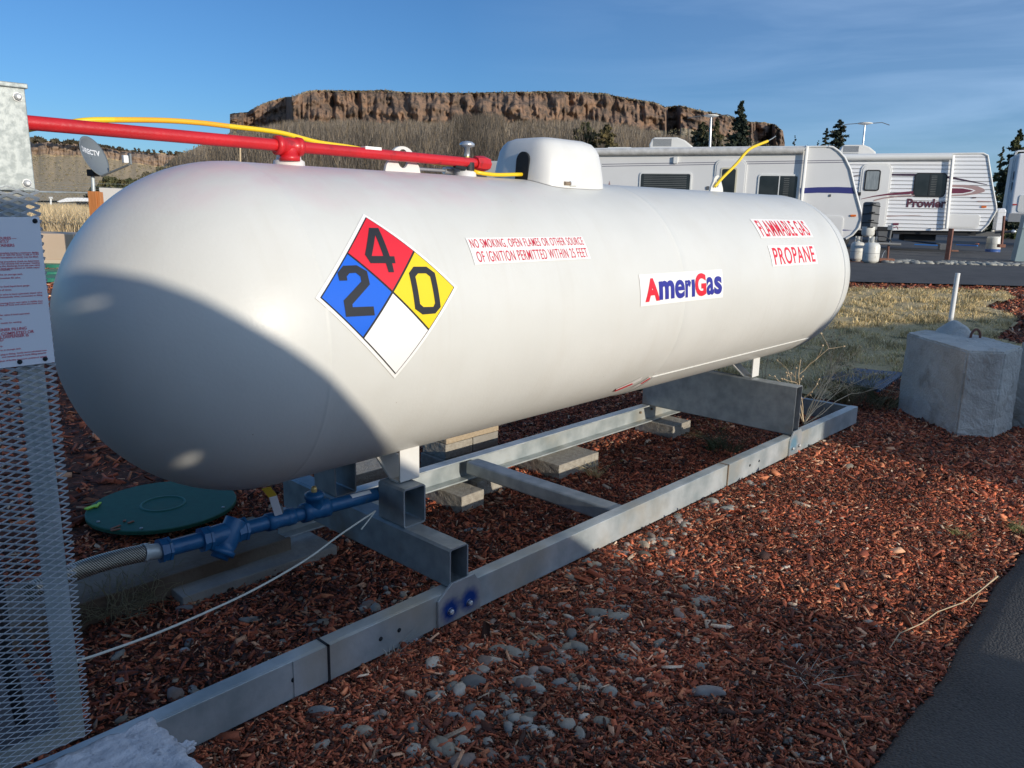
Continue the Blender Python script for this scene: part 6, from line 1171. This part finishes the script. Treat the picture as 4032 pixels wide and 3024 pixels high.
x = CP[0]+dirs[:, 0]*d_; y = CP[1]+dirs[:, 1]*d_; pal = np.array([(.25, .20, .15), (.19, .155, .12), (.31, .26, .20), (.13, .11, .09), (.31, .23, .14)]); cl = pal[g.integers(5, size=N)]*g.uniform(.7, 1.2, (N, 1)); patch = np.array([n3(a*.008, 5, 1) for a in u]); dark = ((u > 1772) & (u < 1968)); cl[dark] *= .55; cl *= (.74+.4*patch)[:, None]
ln = g.normal(0, .22, (N, 2)); w2 = np.stack([np.cos(YAW)*np.ones(N), -np.sin(YAW)*np.ones(N), np.zeros(N)], 1)*(g.uniform(.006, .022, N))[:, None]; b0 = np.stack([x, y, h0], 1); b1_ = b0+np.stack([ln[:, 0]*L, ln[:, 1]*L, L], 1)
w2 = w2*1.0; rot = g.uniform(-.9, .9, N); w2 = np.stack([w2[:, 0]*np.cos(rot)-w2[:, 1]*np.sin(rot), w2[:, 0]*np.sin(rot)+w2[:, 1]*np.cos(rot), w2[:, 2]], 1)
V = np.stack([b0-w2, b0+w2, b1_+w2*.3, b1_-w2*.3], 1).reshape(-1, 3); tag(raw('bare_thicket', V, (np.arange(N)*4)[:, None]+np.arange(4), mLeaf, np.repeat(cl, 4, 0)), kind='stuff')

def conifer(u, vtop, vbase, wpx, depth, label, seed, pal, n=2600, shape=1., lump=.35, z0=None, grp='evergreen trees beyond the trailers', trunk=True, lsz=.16, cat='tree', name='juniper_tree'):
    g = np.random.default_rng(seed); b = dep(u, vbase, depth); t = dep(u, vtop, depth); b[2] = .45 if z0 is None else b[2]; H = t[2]-b[2]; W = wpx*1.75/FPX*depth/2; root = thing(name, label, cat, b, grp)
    if trunk: mb = MB(); mb.tube([(b[0], b[1], b[2]-.1), (b[0]+.05*W, b[1], b[2]+H*.5), (b[0], b[1], b[2]+H*.93)], W*.08, mBarkT, 8, radii=[max(W*.10, .05), W*.06, W*.02]); mb.build('trunk', root)
    C = []; Sz = []; Cc = []; nb = int(np.clip(n/32, 14, 130)); per = max(int(n*1.3/nb), 6)
    for i in range(nb):
        h = (i+g.random())/nb; h = h**.9; prof_ = (1-h)**(shape*.85)*1.05+.02; a = g.uniform(0, 6.28); Lb = W*prof_*g.uniform(.55, 1.15)*(1+lump*.6*noise.noise(Vector((math.cos(a)*1.5+seed, math.sin(a)*1.5, h*5)))); up_ = g.uniform(-.15, .45); cb = np.array(pal[g.integers(len(pal))])*g.uniform(.7, 1.25)
        for k in range(per):
            t = g.random()**.6; wd_ = Lb*.26*(1-.5*t); r = Lb*t; z_ = H*(.03+.95*h) + r*up_*.7 - r*.12
            C.append([b[0]+r*math.cos(a)+g.normal()*wd_*.5, b[1]+r*math.sin(a)+g.normal()*wd_*.5, b[2]+z_+g.normal()*wd_*.35]); Sz.append(lsz*W*1.15*g.uniform(.35, .8)*(.45+.55*prof_)); Cc.append(cb*g.uniform(.75, 1.25))
    tris('crown', np.array(C), np.array(Sz), np.array(Cc), mLeaf, seed, par=root, up=.35, asp=1.3)
    return root
OL = [(.085, .085, .035), (.06, .07, .03), (.12, .105, .045)]; OL2 = [(.13, .105, .04), (.10, .09, .035), (.16, .125, .05)]; DK = [(.035, .05, .028), (.05, .062, .035), (.025, .038, .025)]
conifer(2305, 480, 620, 105, 62, 'olive green juniper left one of the pair above the first trailer', 201, OL, 4200, .45, .5)
conifer(2385, 488, 620, 90, 60, 'yellowish juniper right one of the pair above the first trailer', 202, OL2, 4200, .5, .5)
conifer(2755, 480, 640, 110, 55, 'dark broad juniper behind the roof antenna of the first trailer', 203, DK+OL, 4200, .6, .5)
conifer(2812, 470, 640, 90, 62, 'olive juniper just right of the first roof antenna', 204, OL, 3600, .7, .5)
conifer(2903, 395, 640, 110, 52, 'tall dark pointed conifer above the first trailer roof', 205, DK, 5200, .85, .55)
conifer(2862, 505, 640, 60, 54, 'small dark conifer leaning against the tall pointed one', 206, DK, 1800, .6, .5)
conifer(3120, 528, 650, 42, 70, 'small dark conifer tip above the far end of the first trailer', 207, DK, 1800, .8, .5)
conifer(3172, 560, 660, 14, 72, 'tiny conifer tip just right of the small one above the first trailer', 208, DK, 500, .8, .4)
conifer(3292, 468, 650, 78, 50, 'full dark spruce rising between the first and second trailer', 209, DK+[(.07, .065, .04)], 5200, .55, .6)
conifer(3240, 500, 650, 62, 52, 'slimmer dark spruce at the left of the full one', 210, DK, 3600, .8, .6)
conifer(3212, 545, 650, 36, 53, 'lowest dark spruce of the three between the trailers', 211, DK, 1600, .6, .6)
conifer(3958, 512, 900, 90, 42, 'tall green conifer between the ribbed trailer and the ladder trailer', 212, [(.07, .085, .03), (.10, .11, .04), (.045, .06, .03)], 6500, .8, .45)
conifer(3902, 575, 900, 50, 44, 'narrow green conifer directly behind the ribbed trailer corner', 213, [(.06, .075, .03), (.045, .06, .03)], 3000, .8, .45)
for i, (u, yt, wpx) in enumerate([(128, 541, 14), (140, 540, 26), (158, 543, 20), (175, 549, 12), (198, 556, 6), (216, 548, 22), (228, 556, 12), (262, 556, 16), (275, 553, 22), (297, 556, 8), (318, 560, 26), (335, 556, 10), (352, 566, 14), (390, 566, 7), (398, 568, 10), (408, 571, 9), (420, 572, 12), (432, 574, 8), (444, 576, 9), (470, 578, 12), (484, 581, 7), (500, 586, 6), (530, 582, 10), (548, 584, 9), (565, 592, 5), (585, 588, 10), (604, 589, 10), (634, 592, 12), (648, 598, 5), (668, 596, 14), (700, 598, 18), (716, 600, 10), (745, 596, 14), (2, 545, 16), (60, 548, 20)]):
    D_ = 1120; y0_ = interp(RT_, u)+3; conifer(u, yt, y0_+2, wpx*1.1, D_-8, 'tiny dark juniper on the skyline of the far ridge', 300+i, [(.06, .055, .035), (.085, .07, .04)], 150, .35, .4, z0=1, grp='junipers on the far ridge skyline', trunk=False, lsz=.42)
# bushes on the left slope behind the board
for i, (u, v, wpx, h) in enumerate(((450, 760, 90, 60), (400, 770, 60, 40), (520, 735, 50, 30))):
    conifer(u, v-h, v+30, wpx, 75+i*6, ['olive bush behind the pale board', 'low olive bush behind the dish pole', 'dark bush on the slope at the tank shoulder'][i], 260+i, OL, 1800, .35, .5, grp='bushes behind the pale board', trunk=False, name='bush', cat='bush', z0=1)

# ------------------------------------------------------------------ unseen shadow casters added behind the camera
mShadowWall = mat('shadow_wall_pale', (.68, .66, .60), .8, 0, (.72, .70, .64), 4, .003, 30)
YB = -4.8; ks = thing('shadow_wall', 'unseen pale wall added behind the camera to cast the shadow on the tank', 'shadow caster', (-4, YB-2.5, 0))  # unseen wall, added; its outline is shaped to the shadow edge
prof_ = [(-14, 0), (2.5, 0), (2.5, .15), (1.6, .63), (1.48, .72), (1.31, .81), (1.10, .98), (.9, 1.13), (.5, 1.40), (.10, 1.675), (-.045, 1.80), (-.144, 1.894), (-.277, 2.005), (-.356, 2.068), (-.46, 2.155), (-.553, 2.223), (-.654, 2.280), (-.80, 2.305), (-14, 2.33)]
def hole(u, v, du, dv):                     # opening cut so that sunlight reaches the tank as a bright patch
    d = V3(ray(u, v)); c = V3(CP)-Vector((XA, 0, ZC)); b_ = c.dot(d); k = c.dot(c)-RT*RT; t = -b_-math.sqrt(b_*b_-k); X = V3(CP)+d*t; s = (YB-X.y)/sdir.y; return X+sdir*s
def hrect(u0, v0, u1, v1):
    P_ = [hole(u0, (v0+v1)/2, 0, 0), hole(u1, (v0+v1)/2, 0, 0), hole((u0+u1)/2, v0, 0, 0), hole((u0+u1)/2, v1, 0, 0)]; c = (P_[0]+P_[1]+P_[2]+P_[3])/4
    a = abs(P_[0].x-P_[1].x)/2; b_ = abs(P_[2].z-P_[3].z)/2; return c, a, b_
(h1_, a1, b1_), (h2_, a2, b2_) = hrect(262, 1165, 425, 1212), hrect(705, 1785, 775, 1838)
print('holes', h1_, a1, b1_, h2_, a2, b2_)
bm = bmesh.new(); cu = bpy.data.curves.new('c', 'CURVE'); cu.dimensions = '2D'; cu.fill_mode = 'BOTH'; cu.extrude = .04
for L_ in (prof_, rr(h1_.x-a1, h1_.z-.022, h1_.x+a1, h1_.z+.008, .01), rr(h2_.x-a2, h2_.z-b2_, h2_.x+a2, h2_.z+b2_, .01)):
    sp = cu.splines.new('POLY'); sp.points.add(len(L_)-1); sp.use_cyclic_u = True
    for i, q in enumerate(L_): sp.points[i].co = (q[0], q[1], 0, 1)
o = bpy.data.objects.new('c', cu); COL.objects.link(o); dg = bpy.context.evaluated_depsgraph_get(); me = bpy.data.meshes.new_from_object(o.evaluated_get(dg)); bpy.data.objects.remove(o); bm.from_mesh(me)
for v in bm.verts: v.co = Vector((v.co.x, YB+v.co.z, v.co.y))
bm_obj(bm, 'shadow_outline_wall', mShadowWall, ks)
mb = MB(); P_ = prof_[2:]
P_ = [(q[0], max(q[1]-.85, .05)) for q in P_]
for (xa3, za3), (xb3, zb3) in zip(P_[:-1], P_[1:]): mb.add([(xa3, YB-.05, za3), (xb3, YB-.05, zb3), (xb3, YB-5, max(zb3-.5, .04)), (xa3, YB-5, max(za3-.5, .04))], [(0, 1, 2, 3)], mGrey)
mb.build('roof', ks)  # low sloping back of the added wall, clear of the openings
sh = thing('shadow_box', 'unseen white box added behind the camera to shade the frame end and blocks', 'shed', (7, -11, 0)); YS = -9.; xs0 = 3.86+.0787*(YS+.53)  # unseen box, added and shaped to shade the right end
mb = MB(); pf = [(xs0, .45), (xs0+12.5, .45), (xs0+12.5, 1.7), (xs0+5.5, 2.25), (xs0+.25, 2.73), (xs0, 2.60)]; mb.prism(pf, (0, YS, 0), (1, 0, 0), (0, 0, 1), (0, -1, 0), 2.4, mRV); mb.build('body', sh, .02)
mb = MB(); mb.box((xs0+.02, YS-2.3, 0), (xs0+12.4, YS-.1, .46), mGrey); mb.build('skirt', sh)
